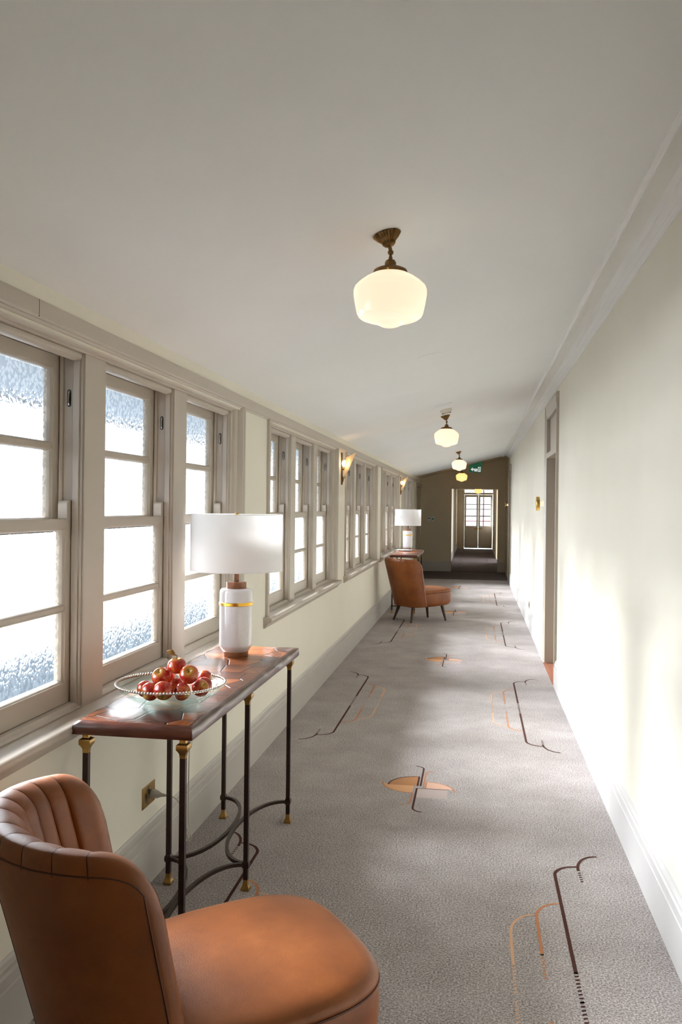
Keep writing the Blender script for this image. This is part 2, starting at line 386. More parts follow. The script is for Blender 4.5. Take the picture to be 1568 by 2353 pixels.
def qarc(x0, y0, x1, y1, n=10, flip=False):
    """quarter ellipse leaving (x0,y0) vertically, arriving at (x1,y1) horizontally"""
    return [(x1 + (x0 - x1) * math.cos(t), y0 + (y1 - y0) * math.sin(t)) for t in [PI / 2 * i / n for i in range(n + 1)]]
def fill(pts, mat, z=.0006):
    fl.add([(x, y, z) for x, y in pts], [tuple(range(len(pts)))], mat)
for k in range(-1, 5):
    yc = 2.72 + 3.92 * k
    if yc > 17: continue
    for sx in (1, -1):
        for sy in (1, -1):
            P = lambda x, d: (PCX + sx * x, yc + sy * d)
            Q = lambda a: [P(x, d) for x, d in a]
            strip(Q([(.626, .17), (.626, .93)] + qarc(.626, .93, .722, 1.03)), .013, 'ink_dark')
            strip(Q([(.726, .99)] + qarc(.726, 1.0, .82, 1.155)), .012, 'ink_dark')
            dashes(PCX + sx * .728, yc + sy * .88, yc + sy * .98, .012, 'ink_dark')
            dashes(PCX + sx * .626, yc, yc + sy * .17, .013, 'ink_dark')
            strip(Q([(.527, .27), (.527, .52)] + qarc(.527, .54, .620, .67)), .011, 'ink_mid')
            dashes(PCX + sx * .527, yc + sy * .12, yc + sy * .27, .011, 'ink_mid')
            strip(Q([(.428, .2), (.428, .38)] + qarc(.428, .4, .520, .56)), .010, 'ink_light')
            dashes(PCX + sx * .428, yc + sy * .02, yc + sy * .2, .010, 'ink_light')
for k in range(-1, 4):
    yc = 4.68 + 3.92 * k; a = lambda pts: [(PCX + x, yc + y) for x, y in pts]
    arc = lambda cx_, cy_, rx, ry, t0, t1, n=14: [(cx_ + rx * math.cos(math.radians(t0 + (t1 - t0) * i / n)), cy_ + ry * math.sin(math.radians(t0 + (t1 - t0) * i / n))) for i in range(n + 1)]
    fill(a([(-.003, .005)] + arc(-.003, .005, .158, .162, 90, 180)), 'fill_tan')
    strip(a(arc(-.003, .005, .158, .162, 90, 180)), .008, 'ink_dark'); strip(a([(-.003, .005), (-.003, .167)]), .010, 'ink_dark')
    fill(a([(-.023, .02), (-.023, -.11)] + arc(-.023, .05, .17, .16, 270, 190)[1:] + [(-.16, .02)]), 'fill_peach', .0005)
    strip(a(arc(-.023, .05, .172, .162, 270, 180)), .007, 'ink_mid')
    strip(a([(.013, .006), (.013, .31)] + qarc(.013, .31, -.035, .36)), .010, 'ink_dark')
    strip(a([(-.004, -.034), (-.005, -.34)] + qarc(-.005, -.34, .045, -.393)), .010, 'ink_dark')
    strip(a([(.030, -.02), (.030, .23)] + qarc(.030, .23, .075, .27)), .008, 'ink_mid')
    strip(a([(-.023, -.11), (-.023, -.25)] + qarc(-.023, -.25, -.07, -.30)), .008, 'ink_mid')
    fill(a([(.042, -.028)] + [(.042, .08)] + arc(.042, -.07, .15, .15, 90, 16)), 'fill_pink')
    strip(a(arc(.042, -.07, .155, .15, 90, 0)), .007, 'ink_mid'); strip(a([(.042, -.028), (.042, .08)]), .006, 'ink_mid')
    strip(a([(-.004, -.032), (.167, -.032)]), .005, 'ink_dark')
    fill(a([(0, -.036), (.16, -.036), (.16, -.18), (0, -.18)]), 'fill_pale', .0004)
strip([(-1.25, 18.27), (.66, 18.27)], .05, 'ink_dark')
struct(fl.build('floor', recalc=False))
f2 = MB(); f2.box(-1.6, .70, 18.3, YEND, -.05, 0, M['carpet_end']); f2.box(-.75, .62, YEND, 31.9, -.05, 0, M['carpet_end'])
f2.box(-.56, .505, YEND - .03, YEND + .03, 0, .003, 'ink_dark'); f2.box(.70, 1.3, 7.4, 8.9, -.05, 0, 'brownfloor'); f2.box(RB, .70, 7.60, 8.66, 0.0, .002, 'brownfloor')
for i in range(6):
    for x in (-.40, .33):
        f2.box(x - .006, x + .006, 21.2 + i * 1.7, 22.0 + i * 1.7, 0, .001, 'ink_dark')
struct(f2.build('floor'))

# ------------------------------------------------------------------ left wall
wl = MB()
XO = -1.47
ys = [Y0] + [v for g in GROUPS for v in g] + [YE]
for (a, b) in GROUPS: wl.box(XO, XW, a, b, 0, .79, 'plaster')
for i in range(0, len(ys), 2): wl.box(XO, XW, ys[i], ys[i + 1], 0, 2.2, 'plaster')
for (a, b) in GROUPS: wl.box(XO, XW, a, b, 2.02, 2.2, 'plaster')
wl.box(XO, XW, YE, YEND, 1.97, 2.2, 'plaster'); wl.box(XO, XW, YEND - .12, YEND, 0, 1.97, 'plaster_end')
wl.box(-1.6, -1.47, YE - .3, YEND, 0, 2.2, 'dark')  # dark colour paints the shade of the unlit room behind the doorway
wl.box(XO - .012, XO - .0005, Y0, YE, -3, .78, 'outwall'); wl.box(XO - .012, XO - .0005, Y0, YE, 2.03, 2.4, 'outwall')  # dark outer skin added to cut sun bounce onto low wall and eave
for i in range(0, len(ys), 2): wl.box(XO - .012, XO - .0005, ys[i], ys[i + 1], .78, 2.03, 'outwall')
struct(wl.build('wall_left'))
# frieze board with the plaster strip above it
fr = MB()
fr.prism([(XW, 2.028), (XW + .006, 2.028), (XW + .010, 2.036), (XC + .000, 2.0365), (XC + .003, 2.044), (XC + .003, 2.091), (XW, 2.091)], Y0, YE + .02, 'trim')
fr.box(XW, XC - .004, Y0, YE + .02, 2.091, 2.16, 'plaster')
fr.box(XC - .0005, XC + .0034, 2.36, 2.362, 2.04, 2.091, 'dark')
struct(fr.build('trim_1', bevel=0))
# baseboards
def bb(x, s): return [(x, 0), (x, .160), (x - s * .003, .163), (x - s * .003, .196), (x - s * .009, .202), (x - s * .009, .214), (x - s * .018, .222), (x - s * .022, .234), (x - s * .026, .234), (x - s * .026, 0)]
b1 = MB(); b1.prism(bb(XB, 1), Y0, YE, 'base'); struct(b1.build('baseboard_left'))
b2 = MB()
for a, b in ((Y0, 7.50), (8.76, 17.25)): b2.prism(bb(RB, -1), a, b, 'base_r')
struct(b2.build('baseboard_right'))

# ------------------------------------------------------------------ window groups: casings, mullions, sills, head
W, MU = .715, .165
def casing_profile(y_in, y_out, XO=-1.46):
    s = 1 if y_out > y_in else -1; L = abs(y_out - y_in); P = lambda d: y_in + s * d
    return [(XM, P(0)), (XM, P(.034)), (XM + .010, P(.038)), (XM + .016, P(.046)), (XM + .016, P(.076)), (XM + .030, P(.082)), (XC - .004, P(.092)), (XC - .004, P(L - .030)), (XC, P(L - .026)), (XC, P(L - .004)), (XC - .004, P(L)), (XO + .02, P(L)), (XO + .02, P(0))]
def head_profile():
    return [(XM + .001, 2.005), (XM + .001, 2.013), (XM + .008, 2.015), (XM + .012, 2.020), (XM + .012, 2.028), (XM + .026, 2.032), (XM + .030, 2.036), (XM + .036, 2.0385), (XO + .02, 2.0385), (XO + .02, 2.004)]
def window_proto():
    r = empty('window_1'); struct(r)
    f = MB()
    xs0, xs1 = -1.326, -1.348   # stop bead
    x = lambda v: v - XM
    for yy, s in ((0, 1), (W, -1)):
        f.box(*sorted((x(xs0), x(xs1))), *sorted((yy, yy + s * .013)), .812 - ZS, 2.004 - ZS, 'trim')
        f.box(*sorted((x(-1.316), x(xs0))), *sorted((yy, yy + s * .006)), .812 - ZS, 2.004 - ZS, 'trim')
        f.box(*sorted((x(-1.386), x(-1.398))), *sorted((yy, yy + s * .010)), .829 - ZS, 2.004 - ZS, 'trim')
        f.box(*sorted((x(-1.436), x(-1.446))), *sorted((yy, yy + s * .012)), 1.40 - ZS, 2.004 - ZS, 'outwall')
    f.prism([(x(-1.326), 1.984 - ZS), (x(-1.320), 1.990 - ZS), (x(-1.320), 2.004 - ZS), (x(-1.348), 2.004 - ZS), (x(-1.348), 1.980 - ZS)], 0, W, 'trim')
    f.box(x(-1.46), x(-1.348), 0, W, 1.998 - ZS, 2.01 - ZS, 'trim')
    f.prism([(x(-1.312), 0), (x(-1.312), .006), (x(-1.322), .010), (x(-1.326), .016), (x(-1.330), .020), (x(-1.348), .021), (x(-1.348), 0)], 0, W, 'trim')
    f.box(x(-1.47), x(-1.348), 0, W, -.01, .020, 'trim')
    o = f.build('frame', r, bevel=.0012)
    def sash(name, xf, xb, z0, z1, brail, trail, zm, horns):
        s = MB(); st = .046; mo = .011; xg = (xf + xb) / 2 - .002
        ZZ = lambda z: z - ZS
        s.box(x(xb), x(xf), .002, st, ZZ(z0), ZZ(z1), 'trim'); s.box(x(xb), x(xf), W - st, W - .002, ZZ(z0), ZZ(z1), 'trim')
        s.box(x(xb), x(xf), st, W - st, ZZ(z0), ZZ(z0 + brail), 'trim'); s.box(x(xb), x(xf), st, W - st, ZZ(z1 - trail), ZZ(z1), 'trim')
        s.box(x(xb + .004), x(xf - .004), st, W - st, ZZ(zm - .008), ZZ(zm + .008), 'trim')
        # glazing mouldings round both lights
        for (a, b) in ((z0 + brail, zm - .008), (zm + .008, z1 - trail)):
            for (ya, sgn) in ((st, 1), (W - st, -1)):
                s.prism([(x(xf - .002), ya), (x(xf - .006), ya + sgn * .004), (x(xf - .007), ya + sgn * .008), (x(xg), ya + sgn * mo), (x(xb), ya + sgn * mo), (x(xb), ya)], ZZ(a), ZZ(b), 'trim', 'z')
            for (za, sgn) in ((a, 1), (b, -1)):
                s.prism([(x(xf - .003), ZZ(za)), (x(xf - .006), ZZ(za) + sgn * .004), (x(xg), ZZ(za) + sgn * mo * .7), (x(xb), ZZ(za) + sgn * mo * .7), (x(xb), ZZ(za))], st, W - st, 'trim')
        so = s.build(name, r, bevel=.001)
        for (a, b) in ((z0 + brail, zm), (zm, z1 - trail)):
            p = MB(); p.box(x(xg - .001), x(xg + .001) - .0008, st + .003, W - st - .003, ZZ(a) + .001, ZZ(b) - .001, 'pane')
            # single sheet so that refraction happens once
            p = MB(); p.add([(x(xg), st + .003, ZZ(a) + .001), (x(xg), W - st - .003, ZZ(a) + .001), (x(xg), W - st - .003, ZZ(b) - .001), (x(xg), st + .003, ZZ(b) - .001)], [(0, 1, 2, 3)], 'pane')
            p.build('pane', so, recalc=False)
        if horns:
            for ya, yb in ((.002, .040), (W - .040, W - .002)):
                h = MB(); xa, xb2 = x(xb), x(xf); zt = ZZ(z1)
                prof = [(ya, zt), (yb, zt)]
                prof = [(xb2, zt), (xb2, zt + .052)] + [(xa + .0 + .014 * (1 - math.sin(t)), zt + .052 + .0 * t) for t in ()]
                # rounded on the side towards the pane
                s_ = 1 if ya < .1 else -1; inner = yb if s_ > 0 else ya; outer = ya if s_ > 0 else yb
                pr = [(outer, zt - .002), (outer, zt + .062)] + [(inner - s_ * .016 + s_ * .016 * math.sin(t), zt + .046 + .016 * math.cos(t)) for t in [PI / 2 * k / 6 for k in range(7)]] + [(inner, zt - .002)]
                h.prism(pr, xa, xb2, 'trim', 'x'); h.build('sash_horn', so, smooth=True, angle=40)
        return so
    sash('lower_sash', -1.352, -1.384, .830, 1.447, .070, .032, 1.147, True)
    sash('upper_sash', -1.402, -1.434, 1.402, 1.996, .042, .042, 1.690, False)
    for ya in (.0008, W - .0008):
        p = MB(); s_ = 1 if ya < .1 else -1; xc_, zc_ = x(-1.367), 1.855 - ZS
        n = 10; hw, hh = .0075, .030
        ov = [(xc_ + hw * math.cos(PI * k / n), zc_ + hh - hw + hw * math.sin(PI * k / n)) for k in range(n + 1)] + [(xc_ - hw * math.cos(PI * k / n), zc_ - hh + hw - hw * math.sin(PI * k / n)) for k in range(n + 1)]
        p.add([(a, ya, b) for a, b in ov], [tuple(range(len(ov)))], 'black')
        p.box(xc_ - .011, xc_ + .011, *sorted((ya - s_ * .0006, ya - s_ * .0002)), zc_ - .055, zc_ + .055, 'trim')
        wv = [(xc_, ya + s_ * .001 + s_ * .004 * math.cos(t), zc_ + .024 * math.sin(t)) for t in [-PI / 2 + PI * k / 8 for k in range(9)]]
        p.tube(wv, .003, 'steel' if False else 'silver', 6)
        p.build('sash_pulley', r, recalc=False)
    return r
WP = None; nwin = 0; ntrim = 2
for gi, (ga, gb) in enumerate(GROUPS):
    sc_ = (gb - ga) / 2.764
    Yg = lambda d: ga + d * sc_
    t = MB()
    for y_a, y_b in ((ga, Yg(.143)), (Yg(2.764 - .143), gb)): t.box(-1.45, -1.4052, y_a, y_b, 1.40, 2.034, 'trim')
    for z_a, z_b, xo_ in ((ZS, 2.034, -1.425),):
        t.prism(casing_profile(Yg(.143), Yg(0), xo_), z_a, z_b, 'trim', 'z'); t.prism(casing_profile(Yg(2.764 - .143), gb, xo_), z_a, z_b, 'trim', 'z')
    for m_ in range(2):
        a = .143 + (m_ + 1) * W + m_ * MU + .001 * 0; t.box(-1.405, XM, Yg(a), Yg(a + MU), ZS - .01, 2.0045, 'trim'); t.box(-1.438, -1.4052, Yg(a), Yg(a + MU), 1.40, 2.0045, 'trim')
    t.prism(head_profile(), Yg(.09), Yg(2.764 - .09), 'trim')
    struct(t.build('trim_%d' % ntrim, bevel=.0012)); ntrim += 1
    s = MB(); e = .045
    s.prism([(XO, ZS - .03), (XO, ZS), (-1.240, ZS), (-1.230, ZS - .004), (-1.2265, ZS - .014), (-1.230, ZS - .026), (-1.240, ZS - .031), (-1.252, ZS - .033), (-1.254, ZS - .042), (-1.262, ZS - .050), (-1.268, ZS - .064), (XW, ZS - .066), (XW - .01, ZS - .066), (XW - .01, ZS - .03)], ga - e, gb + e, 'trim')
    struct(s.build('trim_%d' % ntrim, smooth=True, angle=50)); ntrim += 1
    for k in range(3):
        nwin += 1
        if WP is None: WP = window_proto(); o = WP
        else:
            o = copy_tree(WP); o['kind'] = 'structure'; o.name = 'window_%d' % nwin
        o.location = (XM, Yg(.143 + k * (W + MU)), ZS); o.scale = (1, sc_, 1)

# ------------------------------------------------------------------ ceiling, right wall, cornice, end wall
c = MB(); c.prism([(-1.6, zc(-1.6)), (.9, zc(.9)), (.9, zc(.9) + .1), (-1.6, zc(-1.6) + .1)], Y0, 18.4, 'ceiling'); struct(c.build('ceiling'))
c = MB(); c.prism([(-1.6, zc(-1.6) + .035), (.9, zc(.9) + .035), (.9, zc(.9) + .15), (-1.6, zc(-1.6) + .15)], 18.4, YEND + .1, 'plaster_end'); c.box(-.8, .7, YEND + .1, 32.2, 2.14, 2.2, 'plaster_end'); struct(c.build('ceiling'))
wr = MB(); D0, D1, DH = 7.62, 8.64, 2.42
wr.box(RX, .95, Y0, D0 - .02, 0, 2.7, 'plaster'); wr.box(RX, .95, D0 - .02, D1 + .02, DH, 2.7, 'plaster'); wr.box(RX, .95, D1 + .02, 17.42, 0, 2.7, 'plaster')
wr.box(RX, .95, 17.42, 18.2, 2.3, 2.7, 'plaster'); wr.box(RX, .95, 18.2, YEND, 0, 2.7, 'plaster_end')
struct(wr.build('wall_right'))
co = MB()
cv = [(.5236, zc(.5236)), (.5245, 2.564), (.537, 2.562), (.541, 2.553)]
cv += [(.541 + .099 * (1 - math.cos(t)), 2.553 + .024 * math.sin(t) + .006 * math.sin(2 * t)) for t in [PI * .5 * k / 8 for k in range(1, 9)]]
cv = cv[:-1] + [(.632, 2.572), (.640, 2.566), (.642, 2.559), (.645, 2.558), (.662, 2.541), (.664, 2.541), (.668, 2.538), (.672, 2.534), (.677, 2.532), (.679, 2.526), (RX, 2.526), (RX, zc(RX))]
co.prism(cv, Y0, 18.4, 'cornice'); struct(co.build('trim_%d' % ntrim, smooth=True, angle=28)); ntrim += 1
ew = MB()
ew.box(-1.6, -.56, YEND, YEND + .12, 0, 2.8, 'plaster_end'); ew.box(.505, .95, YEND, YEND + .12, 0, 2.8, 'plaster_end'); ew.box(-.56, .505, YEND, YEND + .12, 1.93, 2.8, 'plaster_end')
struct(ew.build('wall_end'))
be = MB(); be.box(-1.47, -.56, YEND - .022, YEND, 0, .235, M['base']); be.box(.505, .66, YEND - .022, YEND, 0, .235, M['base']); struct(be.build('baseboard_end'))
bk = MB(); bk.box(-1.6, .95, Y0 - .1, Y0, 0, 2.7, 'plaster'); struct(bk.build('wall_back'))
# corridor beyond
cw = MB(); cw.box(-.80, -.67, YEND + .12, 32.2, 0, 2.2, 'plaster'); cw.box(.60, .75, YEND + .12, 24.0, 0, 2.2, 'plaster_end'); cw.box(.60, .75, 26.0, 32.2, 0, 2.2, 'plaster_end'); cw.box(.60, .75, 24.0, 26.0, 2.0, 2.2, 'plaster_end')
cw.box(-.80, -.47, 31.9, 32.1, 0, 2.2, 'plaster_end'); cw.box(.65, .75, 31.9, 32.1, 0, 2.2, 'plaster_end')
cw.box(-.67, -.655, YEND + .12, 31.9, 0, .22, 'base'); cw.box(.585, .60, YEND + .12, 24.0, 0, .22, 'base')
struct(cw.build('wall_corridor'))
# double glazed doors at the very end
def leaf(x0, x1, name, bars):
    d = MB(); y0, y1 = 31.84, 31.88; xa = x0; xb = x1; gx0, gx1 = x0 + .06, x1 - .06
    d.box(xa, gx0, y0, y1, .03, 1.955, 'door'); d.box(gx1, xb, y0, y1, .03, 1.955, 'door'); d.box(gx0, gx1, y0, y1, .03, .83, 'door'); d.box(gx0, gx1, y0, y1, 1.875, 1.955, 'door')
    for a, b in ((gx0 - .01, gx0 + .01), (gx1 - .01, gx1 + .01)): d.box(a, b, y0 - .012, y0, .12, .60, 'door')
    for a, b in ((.12, .14), (.58, .60)): d.box(gx0, gx1, y0 - .012, y0, a, b, 'door')
    o = struct(d.build(name))
    p = MB(); p.box(gx0, gx1, 31.855, 31.86, .83, 1.875, 'clear'); p.build('pane', o)
    h = MB(); kx = x1 - .035 if x0 < 0 else x0 + .035; s = -1 if x0 < 0 else 1
    h.lathe([(0, -.004), (.032, -.004), (.032, .006), (0, .006)], 'brass_lt', 16, (kx, y0 - .01, .735), Matrix.Rotation(PI / 2, 4, 'X'))
    h.tube([(kx, y0 - .012, .735), (kx, y0 - .06, .735), (kx + s * .11, y0 - .06, .735)], .011, 'brass_lt'); h.build('door_handle', o, smooth=True)
leaf(-.405, .085, 'door_3', 0); leaf(.095, .590, 'door_4', 1)
ed = MB(); ed.box(-.50, -.41, 31.82, 31.9, 0, 2.2, 'door'); ed.box(.60, .68, 31.82, 31.9, 0, 2.2, 'door'); ed.box(-.41, .60, 31.82, 31.9, 1.965, 2.03, 'door'); ed.box(.25, .33, 31.80, 31.82, 1.975, 2.0, 'door'); ed.box(-.05, .2, 31.79, 31.83, 1.975, 2.01, 'door')
struct(ed.build('trim_%d' % ntrim)); ntrim += 1
wf = MB(); wf.box(.31, .32, 31.85, 31.88, 2.03, 2.14, 'door'); wo_ = struct(wf.build('window_16')); p = MB(); p.box(-.37, .56, 31.86, 31.865, 2.03, 2.14, 'clear'); p.build('pane', wo_)
# veranda outside the end doors
vr = empty('veranda_railing', (0, 33.6, 0)); tag(vr, 'dark red veranda rails seen through the glazed double doors', 'railing')
for z, t_ in ((.96, .03), (1.15, .035), (1.42, .025), (1.60, .025)):
    m_ = MB(); m_.box(-1.5, 1.8, -.03, .03, z, z + t_, 'redwood' if z < 1.1 else 'steel'); m_.build('rail', vr)
m_ = MB(); m_.box(.27, .31, -.03, .03, 0, 2.6, 'redwood'); m_.build('post', vr)
og = MB(); og.box(-3, 3, 32.1, 60, -.1, -.02, 'outwall'); og.box(-3, 3, 36.0, 36.2, -.1, 3.2, 'plaster'); og.box(-3, 3, 32.2, 36.2, 3.2, 3.3, 'plaster'); struct(og.build('floor_and_added_wall'))  # pale wall and roof added to dim what shows through the door panes

# right doorways
dt = MB()
def door_casing(m_, a, b, h, out=.10):
    pr = lambda y_in, y_out: [(RX, y_in), (RB + .012, y_in), (RB + .012, y_in + (y_out - y_in) * .25), (RB + .004, y_in + (y_out - y_in) * .35), (RB + .004, y_in + (y_out - y_in) * .78), (RB, y_in + (y_out - y_in) * .82), (RB, y_out), (RX, y_out)]
    m_.prism(pr(a, a - out), 0, h + out, 'door', 'z'); m_.prism(pr(b, b + out), 0, h + out, 'door', 'z')
    m_.prism([(RX, h), (RB + .012, h), (RB + .012, h + out * .25), (RB + .004, h + out * .35), (RB + .004, h + out * .78), (RB, h + out * .82), (RB, h + out), (RX, h + out)], a - .02, b + .02, 'door')
door_casing(dt, D0, D1, 2.36, .125)
dt.box(RX, .94, D1, D1 + .02, 0, 2.42, 'door'); dt.box(RX, .94, D0 - .02, D0, 0, 2.42, 'door'); dt.box(RX, .97, D0, D1, 2.36, 2.38, 'door'); dt.box(RX - .01, .80, D0, D1, 1.98, 2.03, 'door'); dt.box(.705, .72, D0, D1, 2.03, 2.36, 'door')
struct(dt.build('trim_%d' % ntrim, bevel=.001)); ntrim += 1
dd = MB(); dd.box(.94, .98, D0, D1, 0, 1.98, 'door'); struct(dd.build('door_1'))
dt = MB(); door_casing(dt, 17.42, 18.2, 2.25, .11); dt.box(RX, .74, 18.2, 18.22, 0, 2.25, 'door'); struct(dt.build('trim_%d' % ntrim, bevel=.001)); ntrim += 1
dd = MB(); dd.box(.71, .75, 17.42, 18.2, 0, 2.3, 'door'); d2 = struct(dd.build('door_2'))
h = MB(); h.tube([(.71, 17.52, 1.0), (.665, 17.52, 1.0), (.665, 17.64, 1.0)], .009, 'brass_lt'); h.build('door_handle', d2, smooth=True)
dj = MB(); dj.box(XW - .03, XC + .0, YE - .09, YE, 0, 2.03, 'trim'); dj.box(XW - .03, XC, YE, YEND, 1.95, 2.03, 'door'); struct(dj.build('trim_%d' % ntrim)); ntrim += 1

# outside: eave, low wall, ground
ev = MB(); ev.prism([(XO, 2.08), (-2.28, 2.02), (-2.28, 2.00), (-2.34, 2.00), (-2.34, 2.16), (XO, 2.4)], Y0 - 1, 19.5, 'soffit'); struct(ev.build('trim_%d' % ntrim)); ntrim += 1
ow = MB(); ow.box(-3.3, -3.0, Y0 - 3, 26, -3, .48, 'outwall'); ow.box(-30, -3.3, -12, 40, -3.1, -3, 'outwall'); ow.box(-3.0, XO, Y0 - 3, 26, -3.1, -3, 'outwall'); struct(ow.build('wall_outside'))
rf = MB(); rf.box(-1.6, 1.4, Y0 - .1, 32.2, 2.9, 3.0, 'soffit'); rf.box(-1.62, -1.6, Y0 - .1, 32.2, 2.2, 2.95, 'soffit'); rf.box(1.35, 1.4, Y0 - .1, 23.5, -.1, 2.95, 'soffit'); rf.box(1.35, 1.4, 26.5, 32.2, -.1, 2.95, 'soffit'); rf.box(-1.62, 1.4, Y0 - .2, Y0 - .1, -.1, 3, 'soffit'); rf.box(-1.62, -.8, YEND + .1, YEND + .2, -.1, 3, 'soffit'); rf.box(-1.62, -1.6, YE - .3, YEND + .2, -.1, 3, 'soffit'); rf.box(-1.62, -.66, 32.1, 32.2, -.1, 3, 'soffit'); rf.box(.74, 1.4, 32.1, 32.2, -.1, 3, 'soffit'); rf.box(-.81, .76, 32.1, 32.2, 2.19, 3, 'soffit')
struct(rf.build('wall_shell'))

# ------------------------------------------------------------------ chairs
M['stitch'] = pmat('dark_stitching', srgb(74, 38, 20), .6)
def make_chair():
    r = empty('slipper_chair')
    zb, zt = .215, .83
    xr = lambda z: -.315 - .165 * max(0, (z - zb) / (zt - zb)) ** 1.0
    hw = lambda z: .262 + .040 * (z - zb) / (zt - zb)
    LS = .50
    def mid(s, z):
        th = s * PI / 2
        # superelliptic horseshoe plan
        sy = math.copysign(abs(math.sin(th)) ** .86, th); cx_ = abs(math.cos(th)) ** 1.05
        dep = (-.080 - .125 * (z - zb) / (zt - zb)) - xr(z)
        return Vector((xr(z) + dep * (1 - cx_), hw(z) * sy, z))
    def normal(s, z):
        e = 1e-3; a = mid(min(s + e, 1), z) - mid(max(s - e, -1), z)
        b = mid(s, z + e) - mid(s, z - e); n = a.cross(b); n.normalize()
        if n.dot(Vector((0, 0, 0)) + mid(s, z) - Vector((.1, 0, z))) < 0: n = -n
        return n   # outwards
    def ztop(s):
        a = abs(s); base = zt - .018 * a * a
        R = .27
        if a > 1 - R: q = (a - (1 - R)) / R; base -= .13 * (1 - math.sqrt(max(0, 1 - q ** 2.4)))
        return base
    NZ = 46
    NCH, SC_ = 9, .70
    S = []
    for k in range(26): S.append(-1 + (1 - SC_) * (1 - (1 - k / 26) ** 1.5))
    SEAMC = []
    for k in range(NCH):
        a0 = -SC_ + 2 * SC_ * k / NCH; a1 = a0 + 2 * SC_ / NCH; e_ = .0028
        SEAMC.append(len(S)); S += [a0 - e_, a0, a0 + e_]
        S += [a0 + e_ + (a1 - a0 - 2 * e_) * (.5 - .5 * math.cos(PI * q / 12)) for q in range(1, 12)]
    SEAMC.append(len(S)); S += [SC_ - .0028, SC_, SC_ + .0028]
    S += [-v_ for v_ in S[:26][::-1]]
    NS = len(S) - 1
    def dist(s, z):
        ds = (1 - abs(s)) * LS; dz = (ztop(s) - z)
        k = .04; h_ = max(k - abs(ds - dz), 0) / k
        return max(0, min(ds, dz) - h_ * h_ * k * .25)
    def chan(s):
        if abs(s) > SC_: return -.011 * math.exp(-(abs(s) - SC_) / .022)
        q = ((s + SC_) / (2 * SC_) * NCH) % 1.0
        return (abs(math.sin(PI * q)) ** .5 - 1) * .011
    def pt(s, v, side):
        z0 = zb if side > 0 else zb + .10
        z = zb + (ztop(s) - zb) * v
        d = dist(s, z); rr = .066 if side < 0 else .050
        T = 1.0 if d > rr else math.sqrt(max(0, 1 - (1 - d / rr) ** 2))
        n = normal(s, z)
        if side > 0: t = .022 * T
        else:
            t = (.068 + .010 * (1 - v)) * T + chan(s) * min(1, T * 1.1)
        if side > 0 and d < .05: t += chan(s) * T * .6 * max(0, 1 - max(0, d - .02) / .014)
        return mid(s, z) + n * (t if side > 0 else -t)
    V = [1 - (1 - i / NZ) ** 1.7 for i in range(NZ + 1)]
    seam = .032
    outer_pad, back = MB(), MB()
    def sheet(side):
        return [[pt(s, v, side) for v in V] for s in S]
    O, I = sheet(1), sheet(-1)
    cls = lambda i, j: dist(S[i], zb + (ztop(S[i]) - zb) * V[j]) > seam
    vid = {}
    def emit(mb, sheet_, cond):
        idx = {}; vs = []; fs = []
        def g(i, j):
            if (i, j) not in idx: idx[(i, j)] = len(vs); vs.append(sheet_[i][j])
            return idx[(i, j)]
        for i in range(NS):
            for j in range(NZ):
                if cond(i, j): fs.append((g(i, j), g(i + 1, j), g(i + 1, j + 1), g(i, j + 1)))
        mb.add(vs, fs, 'leather')
        if mb is outer_pad:
            st_ = mb.mi('stitch'); k0 = len(mb.m) - len(fs); n_ = 0
            for i in range(NS):
                for j in range(NZ):
                    if cond(i, j):
                        if any(i in (c_, c_ + 1) for c_ in SEAMC): mb.m[k0 + n_] = st_
                        n_ += 1
    # pad: inner sheet + border band of the outer sheet
    emit(outer_pad, I, lambda i, j: True)
    inner_cell = lambda i, j: cls(i, j) and cls(i + 1, j) and cls(i, j + 1) and cls(i + 1, j + 1)
    emit(outer_pad, O, lambda i, j: not inner_cell(i, j)); emit(back, O, inner_cell)
    # bottom closure
    n = len(S); bt = [I[i][0] for i in range(n)]; bo = [O[i][0] for i in range(n)]
    outer_pad.add(bt + bo, [(i, i + 1, n + i + 1, n + i) for i in range(n - 1)], 'leather')
    ob = outer_pad.build('backrest', r, smooth=True, angle=60)
    bp = back.build('back_panel', r, smooth=True, angle=60)
    # stitched seam where pad and panel meet, and the channel seams over the top
    sp = []
    zs = lambda s: None
    path = []
    for i, s in enumerate(S):
        if abs(s) * LS > LS - seam: continue
        z = ztop(s) - seam; path.append(s)
    def on(s, z, off=.0): return mid(s, z) + normal(s, z) * (.0225 * math.sqrt(max(0, 1 - (1 - min(dist(s, z), .05) / .05) ** 2)) + off)
    smax = 1 - seam / LS
    line = []
    z = zb + .01
    ztop_s = ztop(smax) - seam * .9
    m_ = MB()
    pts = [on(-smax, zb + .005 + (ztop(-smax) - .05 - zb) * k / 14, .0005) for k in range(15)]
    ss = [-smax + 2 * smax * k / 90 for k in range(91)]
    def seamz(s):
        lo, hi = zb, ztop(s)
        for _ in range(24):
            md = (lo + hi) / 2
            if dist(s, md) > seam * .995: lo = md
            else: hi = md
        return lo
    top = [(s, seamz(s)) for s in ss if abs(s) < smax * .985]
    pts = [on(top[0][0], zb + .005 + (top[0][1] - zb - .01) * k / 14, .0004) for k in range(15)] + [on(s, z_, .0004) for s, z_ in top] + [on(top[-1][0], zb + .005 + (top[-1][1] - zb - .01) * k / 14, .0004) for k in range(14, -1, -1)]
    m_.tube(pts, .0015, 'stitch', 6); m_.build('piping', ob, smooth=True)
    m_ = MB()
    ctr = [on(0, zb + (zt - seam - zb) * k / 20, .0003) for k in range(21)]
    m_.tube(ctr, .0009, 'stitch', 6); m_.build('centre_seam', bp, smooth=True)
